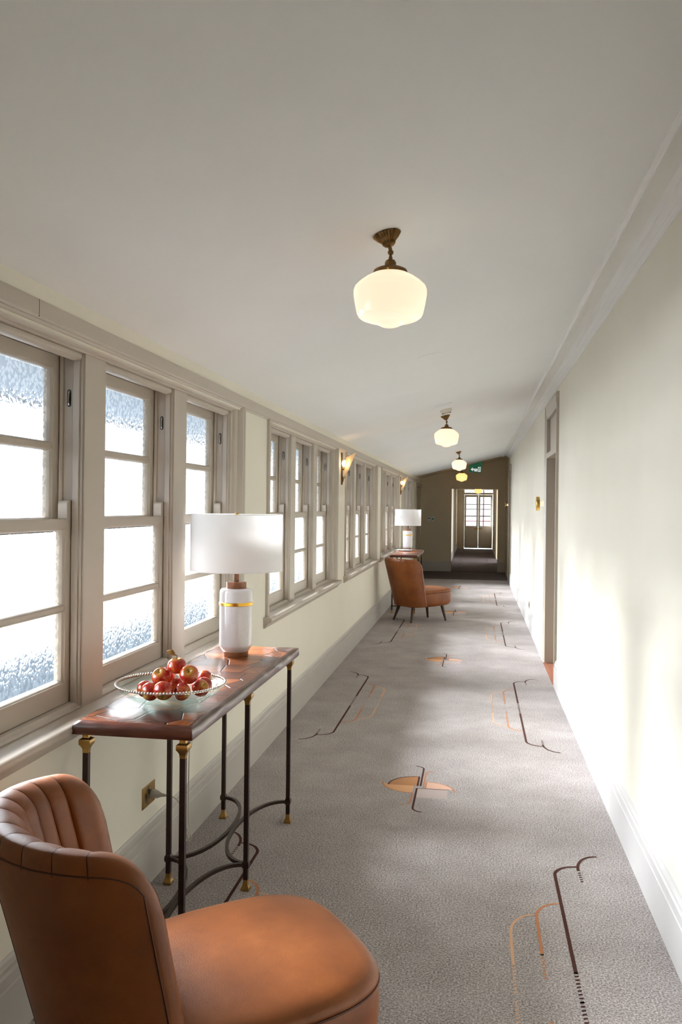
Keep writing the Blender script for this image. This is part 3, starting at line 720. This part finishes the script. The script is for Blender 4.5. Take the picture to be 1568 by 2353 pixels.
    # seat
    def outline(inset, n_=72):
        out = []
        for k in range(n_):
            a = 2 * PI * k / n_; ca, sa = math.cos(a), math.sin(a)
            ex = 2 / 4.6
            px = math.copysign(abs(ca) ** ex, ca); py = math.copysign(abs(sa) ** ex, sa)
            X = .045 + px * (.325 - inset); wd = (.292 if X > 0 else .292 - .05 * min(1, -X / .25)) - inset
            wd -= .018 * max(0, (X - .1) / .26) ** 2
            out.append((X + .02 * (1 - py * py) * max(0, px), py * wd))
        return out
    def ring(inset, z): return [(x, y, z(x, y) if callable(z) else z) for x, y in outline(inset)]
    lift = lambda x, y: .020 * max(-1, min(1, x / .35))
    prof = [(.055, .205), (.030, .205), (.012, .222), (.003, .25), (-.001, .29), (-.002, .33), (.0, .36), (.003, .376)]
    m_ = MB(); m_.loft([ring(i_, (lambda x, y, zz=zz: zz + lift(x, y) * .9)) for i_, zz in prof], 'leather', cap=True); ss_ = m_.build('seat_base', r, smooth=True, angle=60)
    m_ = MB(); prof = [(.0035, .376), (-.001, .381), (-.001, .389), (.006, .400), (.020, .410), (.045, .418), (.09, .426), (.15, .431), (.21, .434), (.27, .435)]
    m_.loft([ring(i_, (lambda x, y, zz=zz: zz + lift(x, y) * .9)) for i_, zz in prof], 'leather', cap=True); st = m_.build('seat', r, smooth=True, angle=60)
    m_ = MB(); rg = [Vector(p) for p in ring(-.0012, (lambda x, y: .3775 + lift(x, y) * .9))]; m_.tube(rg + [rg[0]], .0024, 'stitch', 6); m_.build('piping', st, smooth=True)
    for fx, fy, tx, ty in ((-.282, .197, -.215, .150), (-.282, -.197, -.215, -.150), (.282, .197, .235, .165), (.282, -.197, .235, -.165)):
        m_ = MB(); m_.tube([(tx, ty, .222), (tx + (fx - tx) * .25, ty + (fy - ty) * .25, .165), (fx, fy, 0.0)], [.023, .021, .012], 'legwood', 14); m_.build('leg', r, smooth=True)
    return r
ch = make_chair(); ch.location = (-.624, 1.99, 0); ch.rotation_euler = (0, 0, math.radians(35))
tag(ch, 'tan leather slipper chair with channelled back in the near left corner', 'chair', 'tan leather slipper chairs')
c2 = copy_tree(ch); c2.location = (-.718, 11.53, 0); c2.rotation_euler = (0, 0, math.radians(40))
tag(c2, 'tan leather slipper chair far down the hall in front of the second table', 'chair', 'tan leather slipper chairs')

# ------------------------------------------------------------------ console tables
def make_table():
    """origin on the floor below the middle of the top; long side along y"""
    r = empty('console_table')
    LX, LY = .196, .765; z0, z1 = .783, .825
    rnd = random.Random(3)
    m_ = MB(); n_ = 150; per = []
    for (ax, ay, bx, by, k) in ((-LX, -LY, LX, -LY, 24), (LX, -LY, LX, LY, 60), (LX, LY, -LX, LY, 24), (-LX, LY, -LX, -LY, 60)):
        for i in range(k): per.append((ax + (bx - ax) * i / k, ay + (by - ay) * i / k))
    def inset(p, d, wob=0):
        x, y = p; q = mnoise.noise(Vector((x * 9, y * 9, 1.3))) * wob
        sx = max(-1, min(1, x / LX)); sy = max(-1, min(1, y / LY))
        kx = d + q if abs(x) > LX - 1e-6 else 0; ky = d + q if abs(y) > LY - 1e-6 else 0
        # pull corners round
        X = x * (LX - d - q) / LX if abs(x) > LX - 1e-6 else x * (LX - d) / LX
        Y = y * (LY - d - q) / LY if abs(y) > LY - 1e-6 else y * (LY - d) / LY
        return X, Y
    rings = []
    for d, z, wob in ((.012, z0, 0), (.002, z0 + .001, 0), (.0, z0 + .006, .002), (.001, z1 - .016, .004), (.004, z1 - .008, .010), (.011, z1 - .002, .012), (.018, z1, .010)):
        rings.append([(*inset(p, d, wob), z + (mnoise.noise(Vector((p[0] * 14, p[1] * 14, 4))) * .003 if .79 < z < z1 - .001 else 0)) for p in per])
    m_.loft(rings, 'slabedge', cap=False)
    k = len(per); m_.add(rings[0], [tuple(range(k))[::-1]], 'slabedge'); m_.add([(x, y, z1) for x, y, _ in rings[-1]], [tuple(range(k))], 'tabletop')
    m_.build('tabletop', r, smooth=True, angle=50)
    lx = .158; lys = (-.735, 0, .735)
    sq = lambda h, cx_, cy_, z: [(cx_ - h, cy_ - h, z), (cx_ + h, cy_ - h, z), (cx_ + h, cy_ + h, z), (cx_ - h, cy_ + h, z)]
    for sx in (-1, 1):
        for ly in lys:
            X, Yy = sx * lx, ly
            l = MB(); l.loft([sq(.0088, X, Yy, z) for z in (.040, .725)], 'steel')
            l.loft([sq(h, X, Yy, z) for h, z in ((.0088, .085), (.0125, .090), (.0135, .100), (.0125, .110), (.0088, .116))], 'steel')
            lo = l.build('leg', r)
            cp = MB(); cp.loft([sq(h, X, Yy, z) for h, z in ((.0088, .722), (.0095, .727), (.0100, .735), (.0130, .742), (.0185, .750), (.0185, .763), (.0165, .766), (.0120, .768), (.0100, .771), (.0100, .784))], 'brass'); cp.build('capital', lo, bevel=.0006)
            ft = MB(); ft.loft([sq(h, X, Yy, z) for h, z in ((.0160, 0), (.0170, .004), (.0165, .010), (.0150, .013), (.0120, .020), (.0095, .030), (.0088, .042))], 'brass'); ft.build('foot', lo, bevel=.0006)
    for ya in (-.735, 0):
        for sx in (-1, 1):
            a = MB(); pts = []
            for i in range(25):
                t = PI * i / 24
                pts.append((sx * (lx - (lx - .007) * math.sin(t) ** .9), ya + .3675 - .3675 * math.cos(t) * .985, .100))
            a.tube(pts, .0068, 'steel', square=True); a.build('stretcher', r, smooth=True, angle=40)
    return r
tb = make_table(); tb.location = (-1.028, 3.298, 0); tb.rotation_euler = (0, 0, math.radians(-.55))
tag(tb, 'console table with parquetry top, the nearer one, carrying the fruit bowl', 'console table', 'console tables with brass capped legs')
t2 = copy_tree(tb); t2.location = (-.995, 12.96, 0); t2.rotation_euler = (0, 0, 0)
tag(t2, 'console table with polished top, the farther one, behind the far chair', 'console table', 'console tables with brass capped legs')

# ------------------------------------------------------------------ table lamps (origin at the foot)
def make_lamp():
    r = empty('table_lamp')
    m_ = MB(); m_.lathe([(0, 0), (.056, 0), (.057, .002), (.057, .022), (0, .022)], 'lampwood', 48); m_.build('base', r, smooth=True, angle=40)
    m_ = MB(); m_.lathe([(0, .021), (.056, .021), (.060, .024), (.073, .046), (.0738, .052), (.0735, .22), (.073, .285), (.0715, .294), (.066, .300), (.040, .302), (0, .302)], 'ceramic', 64); b = m_.build('body', r, smooth=True, angle=50)
    m_ = MB(); m_.lathe([(.0732, .226), (.0752, .228), (.0752, .240), (.0732, .242)], 'gold', 64, flute=lambda a, j: .002 * math.sin(a * 3 + j)); m_.build('gold_band', b, smooth=True, angle=30)
    m_ = MB(); m_.lathe([(0, .301), (.044, .301), (.045, .303), (.045, .328), (.043, .330), (0, .330)], 'lampwood', 48); m_.lathe([(.012, .329), (.012, .41), (0, .41)], 'lampwood', 20); m_.build('neck', r, smooth=True, angle=40)
    m_ = MB(); R_ = .204; m_.lathe([(R_, .382), (R_ + .0012, .384), (R_ + .0012, .630), (R_, .632), (R_ - .0012, .630), (R_ - .0012, .384), (R_, .382)], 'fabric', 96)
    sh = m_.build('lamp_shade', r, smooth=True, angle=50)
    m_ = MB(); m_.tube([(R_ * math.cos(2 * PI * k / 64), R_ * math.sin(2 * PI * k / 64), .383) for k in range(65)], .0022, 'fabric', 6); m_.build('trim_ring', sh, smooth=True); m_ = MB(); m_.tube([(R_ * math.cos(2 * PI * k / 64), R_ * math.sin(2 * PI * k / 64), .631) for k in range(65)], .0022, 'fabric', 6); m_.build('trim_ring', sh, smooth=True)
    m_ = MB()
    for k in range(3): a = 2 * PI * k / 3 + .3; m_.tube([(0, 0, .624), (R_ * .99 * math.cos(a), R_ * .99 * math.sin(a), .624)], .0016, 'silver', 6)
    m_.tube([(0, 0, .41), (0, 0, .63)], .004, 'brass_lt', 8); m_.build('spider', sh, smooth=True)
    m_ = MB(); m_.lathe([(0, .622), (.008, .622), (.010, .628), (.010, .633), (.006, .638), (0, .639)], 'brass_lt', 16); m_.build('finial', r, smooth=True)
    return r
lp = make_lamp(); lp.location = (-1.056, 3.778, .8251)
tag(lp, 'white ceramic table lamp with gold band and drum shade beside the fruit bowl', 'table lamp', 'white table lamps on console tables')
l2 = copy_tree(lp); l2.location = (-1.043, 13.55, .8251)
tag(l2, 'white table lamp with drum shade on the farther console table', 'table lamp', 'white table lamps on console tables')
m_ = MB(); m_.lathe([(0, .0), (.07, 0), (.10, .006), (.12, .016), (.118, .017), (.098, .008), (0, .004)], 'white', 40); o = m_.build('dish', smooth=True); o.location = (-1.10, 12.98 + .35, .8252)
o.location = (-1.07, 13.24, .8252); tag(o, 'shallow white dish on the farther console table beside the lamp', 'dish')

# ------------------------------------------------------------------ fruit bowl and apples
BX, BY, BZ = -.992, 2.767, .8251
r = empty('fruit_bowl', (BX, BY, BZ)); tag(r, 'clear glass fruit bowl with silver beaded rim on the nearer console table', 'bowl')
m_ = MB(); prof = [(0, .014), (.086, .014), (.0905, .006), (.0925, 0), (.0955, 0), (.0955, .006), (.0925, .015), (.098, .0185), (.120, .028), (.145, .044), (.165, .062), (.1775, .078), (.1790, .081), (.1755, .081), (.1620, .066), (.142, .049), (.118, .033), (.09, .022), (.05, .018), (0, .017)]
m_.lathe(prof, 'bowl', 96); m_.build('glass_body', r, smooth=True, angle=60)
m_ = MB()
for k in range(112):
    a = 2 * PI * k / 112; m_.sphere((.1790 * math.cos(a), .1790 * math.sin(a), .0835), .0046, 'silver', 8, 6)
m_.lathe([(.1765, .0795), (.1815, .0795), (.1815, .0815), (.1765, .0815)], 'silver', 96); m_.build('beaded_rim', r, smooth=True, angle=60)
def make_apple():
    m_ = MB(); seg = 40; pr = []
    for k in range(25):
        t = PI * k / 24; R_ = 1 - .0 * math.cos(t)
        rr = math.sin(t) ** .9 * (1 + .10 * math.cos(t) * .6); z = -math.cos(t)
        rr_ = rr * 1.0
        zz = z * .88
        dim = math.exp(-(rr / .30) ** 2)
        zz -= (.34 if z > 0 else -.20) * dim
        pr.append((max(rr_, 0) * .0305, zz * .0305))
    def fl_(a, j): t = PI * j / 24; return .02 * math.cos(5 * a) * (math.cos(t) ** 2) * (1 if t < PI / 2 else .6)
    m_.lathe(pr, 'apple_red', seg, flute=fl_); a = m_.build('apple', smooth=True, angle=80)
    s = MB(); s.tube([(0, 0, .016), (.001, 0, .024), (.003, .001, .0315)], [.0011, .0009, .0014], 'stem', 6); s.build('stem', a, smooth=True)
    return a
AP = make_apple(); AM = AP.data.copy(); AM.materials[0] = M['apple_mix']
apples = [  # x, y, z, radius, tilt toward viewer deg, azimuth, mixed, label
 (-.969, 2.740, .967, .0310, 8, 20, 1, 'topmost apple in the glass bowl, with a dry leaf on its stem'),
 (-1.014, 2.715, .927, .0305, 38, -10, 0, 'dark red apple in the upper layer at left, stem end facing the viewer'),
 (-.914, 2.700, .927, .0312, 52, 15, 1, 'yellow red apple in the upper layer at right, stem hollow facing the viewer'),
 (-1.020, 2.795, .925, .0290, 60, 200, 1, 'pale apple behind the topmost apple at its left'),
 (-.939, 2.800, .932, .0280, 70, 150, 1, 'orange apple just behind the yellow red one with the stem hollow'),
 (-.905, 2.860, .905, .0280, 100, 100, 0, 'bright red apple at the far right back of the bowl'),
 (-.885, 2.800, .893, .0275, 80, 140, 1, 'orange topped apple at the right edge of the bowl'),
 (-.876, 2.735, .888, .0290, 55, 60, 0, 'red apple at the right front, stem pointing right'),
 (-.972, 2.770, .896, .0280, 120, 30, 0, 'red apple half hidden in the middle of the pile'),
 (-.917, 2.676, .881, .0285, 100, 80, 0, 'dark red apple on the lower layer below the yellow red one'),
 (-.968, 2.650, .885, .0320, 130, 10, 0, 'large red apple at the front centre against the beaded rim'),
 (-1.034, 2.690, .882, .0300, 110, -40, 0, 'orange red apple lying at the left front of the bowl'),
 (-1.078, 2.745, .884, .0275, 85, -100, 1, 'small apple at the far left of the bowl, stem pointing left'),
 (-1.050, 2.830, .886, .0290, 90, 180, 0, 'red apple at the back left, mostly hidden by the pile'),
]
# settle the pile: apples touch without passing through each other or the glass
PS = [Vector(a_[:3]) for a_ in apples]; RS = [a_[3] * 1.0 for a_ in apples]; BC = Vector((BX, BY, BZ + .294))
for it in range(400):
    for i in range(len(PS)):
        for j in range(i):
            d_ = PS[i] - PS[j]; ov_ = RS[i] + RS[j] - d_.length
            if ov_ > 0: d_ = d_.normalized() * ov_ * .5; PS[i] += d_; PS[j] -= d_
        q = PS[i] - BC; ex = q.length - (.2745 - RS[i])
        if ex > 0: PS[i] -= q.normalized() * ex
apples = [(*PS[i], *a_[3:]) for i, a_ in enumerate(apples)]
print('APPLES', [tuple(round(c, 3) for c in p) for p in PS])
for k, (x, y, z, rad, tilt, az, mix, lab) in enumerate(apples):
    if k == 0: a = AP
    else: a = copy_tree(AP)
    if mix: a.data = AM
    elif k == 0: pass
    a.scale = (rad / .0305,) * 3; a.location = (x, y, z)
    # lean the stem axis toward the camera side, turned by az
    d = Vector((math.sin(math.radians(az)) * math.sin(math.radians(tilt)), -math.cos(math.radians(az)) * math.sin(math.radians(tilt)), math.cos(math.radians(tilt))))
    a.rotation_euler = (d.to_track_quat('Z', 'Y') @ Euler((0, 0, k * 1.3)).to_quaternion()).to_euler()
    tag(a, lab, 'apple', 'apples in the glass bowl')
AP.data = AM
lf = MB(); n = 9
lp_ = []; rp_ = []
for i in range(n):
    t = i / (n - 1); wd = .0078 * math.sin(PI * t) ** .8; cx_ = -.002 - .026 * t; z_ = .033 + .016 * t + .004 * math.sin(PI * t)
    lp_.append((cx_ - wd * .45, -.004, z_ - wd * .8)); rp_.append((cx_ + wd * .45, .004, z_ + wd * .8))
lf.add(lp_ + rp_, [(i, i + 1, n + i + 1, n + i) for i in range(n - 1)], 'leaf'); lf.tube([(.003, .001, .031), (-.003, 0, .035)], .0009, 'stem', 6)
lo = lf.build('leaf', AP, smooth=True, recalc=False); sm = lo.modifiers.new('solid', 'SOLIDIFY'); sm.thickness = .0006
AP.rotation_euler = (math.radians(5), math.radians(-4), .1)

# ------------------------------------------------------------------ ceiling lights
TILT = math.atan(.24)
def make_globe(far=False):
    r = empty('ceiling_light')   # origin where the canopy meets the ceiling
    RT = Matrix.Rotation(-TILT, 4, 'Y')
    m_ = MB(); m_.lathe([(0, 0), (.043, 0), (.044, -.003), (.040, -.008), (.034, -.016), (.026, -.024), (.022, -.027), (.020, -.034), (.014, -.041), (.006, -.044), (0, -.044)], 'bronze', 48, mtx=RT, flute=lambda a, j: .07 * math.cos(a * 24) if 2 <= j <= 8 else 0); m_.build('canopy', r, smooth=True, angle=60)
    bx = -.0 + math.sin(TILT) * .050 * 1; 
    jp = RT @ Vector((0, 0, -.044)); jx, jz = jp.x, jp.z
    m_ = MB(); m_.tube([(0.5 * jx, 0, -.02), (jx, 0, jz), (jx * 1.25, 0, jz - .010)], .006, 'bronze', 12); m_.sphere((jx * 1.3, 0, jz - .018), .0095, 'bronze', 16, 10); m_.lathe([(.004, 0), (.005, -.006), (.0065, -.009), (.0065, -.012), (.005, -.014), (.005, -.018)], 'bronze', 16, (jx * 1.3, 0, jz - .025)); m_.build('stem', r, smooth=True, angle=60)
    cx_ = jx * 1.3; zt_ = jz - .040
    m_ = MB(); m_.lathe([(0, 0), (.008, 0), (.014, -.003), (.018, -.010), (.0185, -.022), (.024, -.024), (.040, -.028), (.052, -.034), (.055, -.040), (.0555, -.050), (.054, -.052), (.050, -.052)], 'bronze', 48, (cx_, 0, zt_))
    for k in range(3):
        a = 2 * PI * k / 3 + .5; m_.tube([(cx_ + .053 * math.cos(a), .053 * math.sin(a), zt_ - .046), (cx_ + .066 * math.cos(a), .066 * math.sin(a), zt_ - .046)], .0022, 'brass_lt', 6); m_.sphere((cx_ + .066 * math.cos(a), .066 * math.sin(a), zt_ - .046), .004, 'brass_lt', 8, 6)
    m_.build('fitter', r, smooth=True, angle=50)
    g = [(.048, -.046), (.055, -.052), (.078, -.064), (.100, -.080), (.1135, -.094), (.1175, -.106), (.1175, -.120), (.1125, -.150), (.1060, -.180), (.1010, -.190), (.092, -.197), (.076, -.203), (.058, -.207), (.050, -.2085), (.040, -.214), (.026, -.221), (.012, -.2245), (0, -.225)]
    m_ = MB(); m_.lathe(g, 'opal_far' if far else 'opal', 64, (cx_, 0, zt_ + .006)); sh = m_.build('glass_shade', r, smooth=True, angle=60)
    return r
gp = make_globe(); gp.location = (-.292, 2.775, zc(-.292) - .001)
gl_labels = ['opal schoolhouse ceiling light on brass fitting, the nearest and largest', 'opal ceiling light hanging just beyond the smoke detector', 'opal ceiling light, the third along the hall, before the exit sign']
def glowlight(o, e=3.0, col=(1.0, .74, .48)):
    l = bpy.data.lights.new('bulb_light', 'POINT'); l.energy = e; l.color = col; l.shadow_soft_size = .05
    return l
for k, (x, y) in enumerate(((-.292, 2.775), (-.297, 8.35), (-.280, 13.85))):
    o = gp if k == 0 else copy_tree(gp); o.location = (x, y, zc(x) - .001)
    tag(o, gl_labels[k], 'ceiling light', 'opal ceiling lights along the hall')
o = make_globe(True); o.location = (-.335, 19.6, zc(-.335) + .034)
for ch_ in KIDS(o): pass
o.scale = (1.08,) * 3
tag(o, 'amber glowing opal ceiling light, the farthest before the end wall', 'ceiling light', 'amber ceiling lights at the end')
o2 = copy_tree(o); o2.location = (.02, 29.0, 2.30); tag(o2, 'amber ceiling light in the corridor, half hidden above the doors', 'ceiling light', 'amber ceiling lights at the end')
o2.location = (.055, 29.0, 2.275)

# ------------------------------------------------------------------ wall sconces on the left
def make_sconce():
    r = empty('wall_sconce')   # origin on the plaster
    m_ = MB(); m_.add([(0, -.035, .105), (0, .035, .105), (0, .018, -.17), (0, 0, -.205), (0, -.018, -.17), (.010, -.033, .103), (.010, .033, .103), (.012, .017, -.168), (.016, 0, -.20), (.012, -.017, -.168)],
        [(0, 1, 2, 3, 4), (9, 8, 7, 6, 5), (0, 5, 6, 1), (1, 6, 7, 2), (2, 7, 8, 3), (3, 8, 9, 4), (4, 9, 5, 0)], 'bronze'); m_.build('back_plate', r)
    m_ = MB(); m_.add([(.010, -.016, -.13), (.010, .016, -.13), (.012, 0, -.198), (.036, -.012, -.122), (.036, .012, -.122)], [(0, 1, 2), (3, 4, 1, 0), (3, 0, 2), (4, 3, 2), (1, 4, 2)], 'bronze'); m_.build('cup', r)
    m_ = MB()
    a = [Vector(p) for p in ((.022, -.012, -.15), (.028, .012, -.15), (.124, .092, .112), (.056, -.085, .052))]
    nrm = (a[1] - a[0]).cross(a[3] - a[0]).normalized() * .005
    m_.add([p for p in a] + [p + nrm for p in a], [(0, 1, 2, 3), (7, 6, 5, 4), (0, 4, 5, 1), (1, 5, 6, 2), (2, 6, 7, 3), (3, 7, 4, 0)], 'shard'); m_.build('glass_shade', r, bevel=.001)
    m_ = MB(); m_.tube([(.006, 0, -.06), (.034, -.002, -.05), (.034, -.002, -.03)], .008, 'bronze', 10); m_.build('lamp_holder', r, smooth=True)
    m_ = MB(); m_.sphere((.034, -.008, 0), .031, 'bulb', 20, 14); m_.build('bulb', r, smooth=True)
    return r
sc1 = make_sconce(); sc1.location = (XW, 8.25, 1.906); tag(sc1, 'lit triangular glass wall sconce, the nearer of the two on the window wall', 'wall sconce', 'triangular wall sconces')
sc2 = copy_tree(sc1); sc2.location = (XW, 14.85, 1.906); tag(sc2, 'lit triangular glass wall sconce, the farther of the two on the window wall', 'wall sconce', 'triangular wall sconces')

# ------------------------------------------------------------------ brass disc wall lights on the right
def make_disc():
    r = empty('disc_wall_light'); RM = Matrix.Rotation(-PI / 2, 4, 'Y')
    m_ = MB(); m_.lathe([(0, 0), (.036, 0), (.036, .010), (.022, .014), (.022, .048), (0, .048)], 'opal', 32, mtx=RM); m_.build('mount', r, smooth=True, angle=40)
    m_ = MB(); m_.lathe([(0, .046), (.070, .046), (.072, .048), (.072, .076), (.070, .078), (0, .078)], 'brass_lt', 48, mtx=RM); m_.build('disc', r, smooth=True, angle=40)
    return r
d1 = make_disc(); d1.location = (RX, 9.02, 1.545); tag(d1, 'round brass disc wall light beside the nearer doorway', 'wall light', 'brass disc wall lights')
d2_ = copy_tree(d1); d2_.location = (RX, 18.55, 1.56); tag(d2_, 'small looking brass disc wall light at the far end near the corner', 'wall light', 'brass disc wall lights')

# ------------------------------------------------------------------ ceiling fittings
RT = Matrix.Rotation(-TILT, 4, 'Y')
def ceil_disc(name, x, y, prof, mat, label, cat, extra=None):
    m_ = MB(); m_.lathe(prof, mat, 48, mtx=RT)
    o = m_.build(name, smooth=True, angle=40); o.location = (x, y, zc(x)); tag(o, label, cat)
    return o
ceil_disc('ceiling_cover', -.275, 5.09, [(0, -.003), (.072, -.003), (.0735, 0)], 'ceiling', 'faint flush round cover plate in the ceiling behind the nearest light', 'cover plate')
ceil_disc('ceiling_speaker', -.290, 7.50, [(0, -.008), (.040, -.008), (.041, -.006), (.084, -.005), (.087, 0)], 'white', 'pale bluish round ceiling speaker before the smoke detector', 'speaker')
sdm = ceil_disc('smoke_detector', -.278, 7.88, [(0, -.040), (.030, -.040), (.034, -.034), (.048, -.026), (.052, -.012), (.052, 0)], 'plaster', 'cream smoke detector on the ceiling in front of the second light', 'smoke detector')
m_ = MB()
for k in range(14):
    a = 2 * PI * k / 14; p = RT @ Vector((.037 * math.cos(a), .037 * math.sin(a), -.0335)); m_.box(p.x - .004, p.x + .004, p.y - .004, p.y + .004, p.z - .003, p.z + .001, 'black')
m_.build('vent_slots', sdm)

# ------------------------------------------------------------------ exit sign, switch plates, sockets
es = empty('exit_sign', (-.01, 18.15, 0)); tag(es, 'green and white running man exit sign hanging at the end of the ceiling', 'exit sign')
m_ = MB(); x0, x1 = -.135, .130; zt0 = zc(-.01 + x0) - .004; zt1 = zc(-.01 + x1) - .004
arc_ = [(x0 + (x1 - x0) * k / 8, 2.214 + .014 * (1 - math.sin(PI * k / 8)) * (1 if k < 4 else .4)) for k in range(9)]
m_.prism([(x0, zt0 - .035), (x0 + .10, zt0 - .004)] + [(x1, zt1 - .02), (x1, 2.222)] + arc_[::-1][1:-1] + [(x0, 2.235)], -.012, .012, 'green'); m_.build('panel', es)
m_ = MB(); m_.box(x0 + .12, x0 + .13, -.01, .01, 2.30, zc(-.02) , 'white'); m_.build('bracket', es)
m_ = MB(); m_.box(.045, .100, -.0135, -.012, 2.232, 2.335, 'signwhite'); m_.build('pictogram_field', es)
m_ = MB(); rm = -.0145
m_.lathe([(0, 0), (.008, 0), (.008, .001), (0, .001)], 'green', 12, (.076, rm, 2.322), Matrix.Rotation(PI / 2, 4, 'X'))
for a in (((.074, 2.312), (.068, 2.282)), ((.068, 2.284), (.084, 2.268), (.080, 2.244)), ((.068, 2.284), (.058, 2.262), (.050, 2.258)), ((.073, 2.306), (.060, 2.300), (.054, 2.288)), ((.074, 2.306), (.088, 2.300), (.094, 2.308))):
    m_.tube([(p[0], rm, p[1]) for p in a], .0045, 'green', 6)
m_.build('running_figure', es)
m_ = MB(); m_.prism([(-.105, 2.283), (-.060, 2.325), (-.060, 2.298), (.035, 2.298), (.035, 2.240), (-.03, 2.240), (-.03, 2.268), (-.060, 2.268), (-.060, 2.242)], -.0135, -.012, 'signwhite'); m_.build('arrow', es)

sw = empty('switch_plate', (-1.082, YEND, 1.212)); tag(sw, 'white double switch plate on the tan end wall', 'switch', 'plates on the end wall')
m_ = MB(); m_.box(-.036, .036, -.010, 0, -.060, .060, 'white'); m_.build('plate', sw, bevel=.002)
for z in (.022, -.026):
    m_ = MB(); m_.box(-.022, .022, -.016, -.010, z - .010, z + .010, 'black' if z > 0 else 'plaster'); m_.build('rocker', sw)
gb = empty('door_release_button', (-.995, YEND, 1.218)); tag(gb, 'white plate with round green door release button beside the switch', 'button')
m_ = MB(); m_.box(-.032, .032, -.010, 0, -.056, .056, 'white'); m_.build('plate', gb, bevel=.002)
m_ = MB(); m_.lathe([(0, .02), (.018, .02), (.020, .018), (.020, .009), (0, .009)], 'green', 24, mtx=Matrix.Rotation(PI / 2, 4, 'X')); m_.build('button', gb, smooth=True, angle=40)

so = empty('power_socket', (XW, 3.316, .340)); tag(so, 'brass double power socket on the wall beneath the console table', 'power socket')
m_ = MB(); m_.box(0, .004, -.066, .066, -.042, .042, 'brass'); m_.build('plate', so, bevel=.001)
def oval(y, z, a, b, m_, mat, x=.0045): m_.add([(x, y + a * math.cos(2 * PI * k / 20), z + b * math.sin(2 * PI * k / 20)) for k in range(20)], [tuple(range(20))], mat)
for y, z in ((-.028, -.006), (-.004, .020)):
    m_ = MB(); oval(y, z, .012, .019, m_, 'brass_lt', .0044); oval(y, z, .0095, .016, m_, 'black', .0048); m_.tube([(.005, y, z - .004), (.008, y, z + .006)], .0035, 'silver', 8); m_.build('switch', so, recalc=False)
s2 = empty('wall_socket', (RX, 11.23, .28)); tag(s2, 'small dark socket plate low on the right wall', 'power socket')
m_ = MB(); m_.box(-.006, 0, -.05, .05, -.045, .045, 'brass'); m_.build('plate', s2, bevel=.001)
m_ = MB(); m_.box(-.009, -.006, -.03, .03, -.02, .02, 'black'); m_.build('insert', s2)

pg = empty('lamp_cord', (XW + .03, 3.335, .338)); tag(pg, 'clear plug and cord of the near table lamp in the brass socket', 'cord')
m_ = MB(); m_.tube([(-.024, 0, 0), (-.010, 0, 0), (.004, 0, -.002), (.018, 0, -.003), (.040, 0, -.004)], [.017, .018, .015, .008, .0045], 'cord', 14); m_.build('plug', pg, smooth=True)
def bez(p, n=16):
    out = []
    P = [Vector(q) for q in p]
    for i in range(len(P) - 1):
        a, b, c_, d = P[max(i - 1, 0)], P[i], P[i + 1], P[min(i + 2, len(P) - 1)]
        for k in range(n):
            t = k / n; out.append(.5 * ((2 * b) + (-a + c_) * t + (2 * a - 5 * b + 4 * c_ - d) * t * t + (-a + 3 * b - 3 * c_ + d) * t ** 3))
    return out + [P[-1]]
m_ = MB(); m_.tube(bez([(.040, 0, -.004), (.075, 0, -.012), (.100, .0, -.045), (.112, .0, -.10), (.118, .02, -.16), (.125, .03, -.185), (.134, .02, -.16), (.126, .02, -.10), (.124, .02, .0), (.126, .02, .2), (.127, .03, .440)]), .0026, 'cord', 8); m_.build('cable', pg, smooth=True)
m_ = MB(); m_.tube([(.1265, .026, .185), (.1265, .026, .215), (.1265, .026, .245)], [.006, .009, .006], 'cord', 10); m_.build('inline_switch', pg, smooth=True)
m_ = MB(); m_.tube(bez([(.120, .02, -.14), (.112, .03, -.17), (.128, .035, -.195), (.140, .02, -.17), (.128, .01, -.15)]), .0026, 'cord', 8); m_.build('coil', pg, smooth=True)
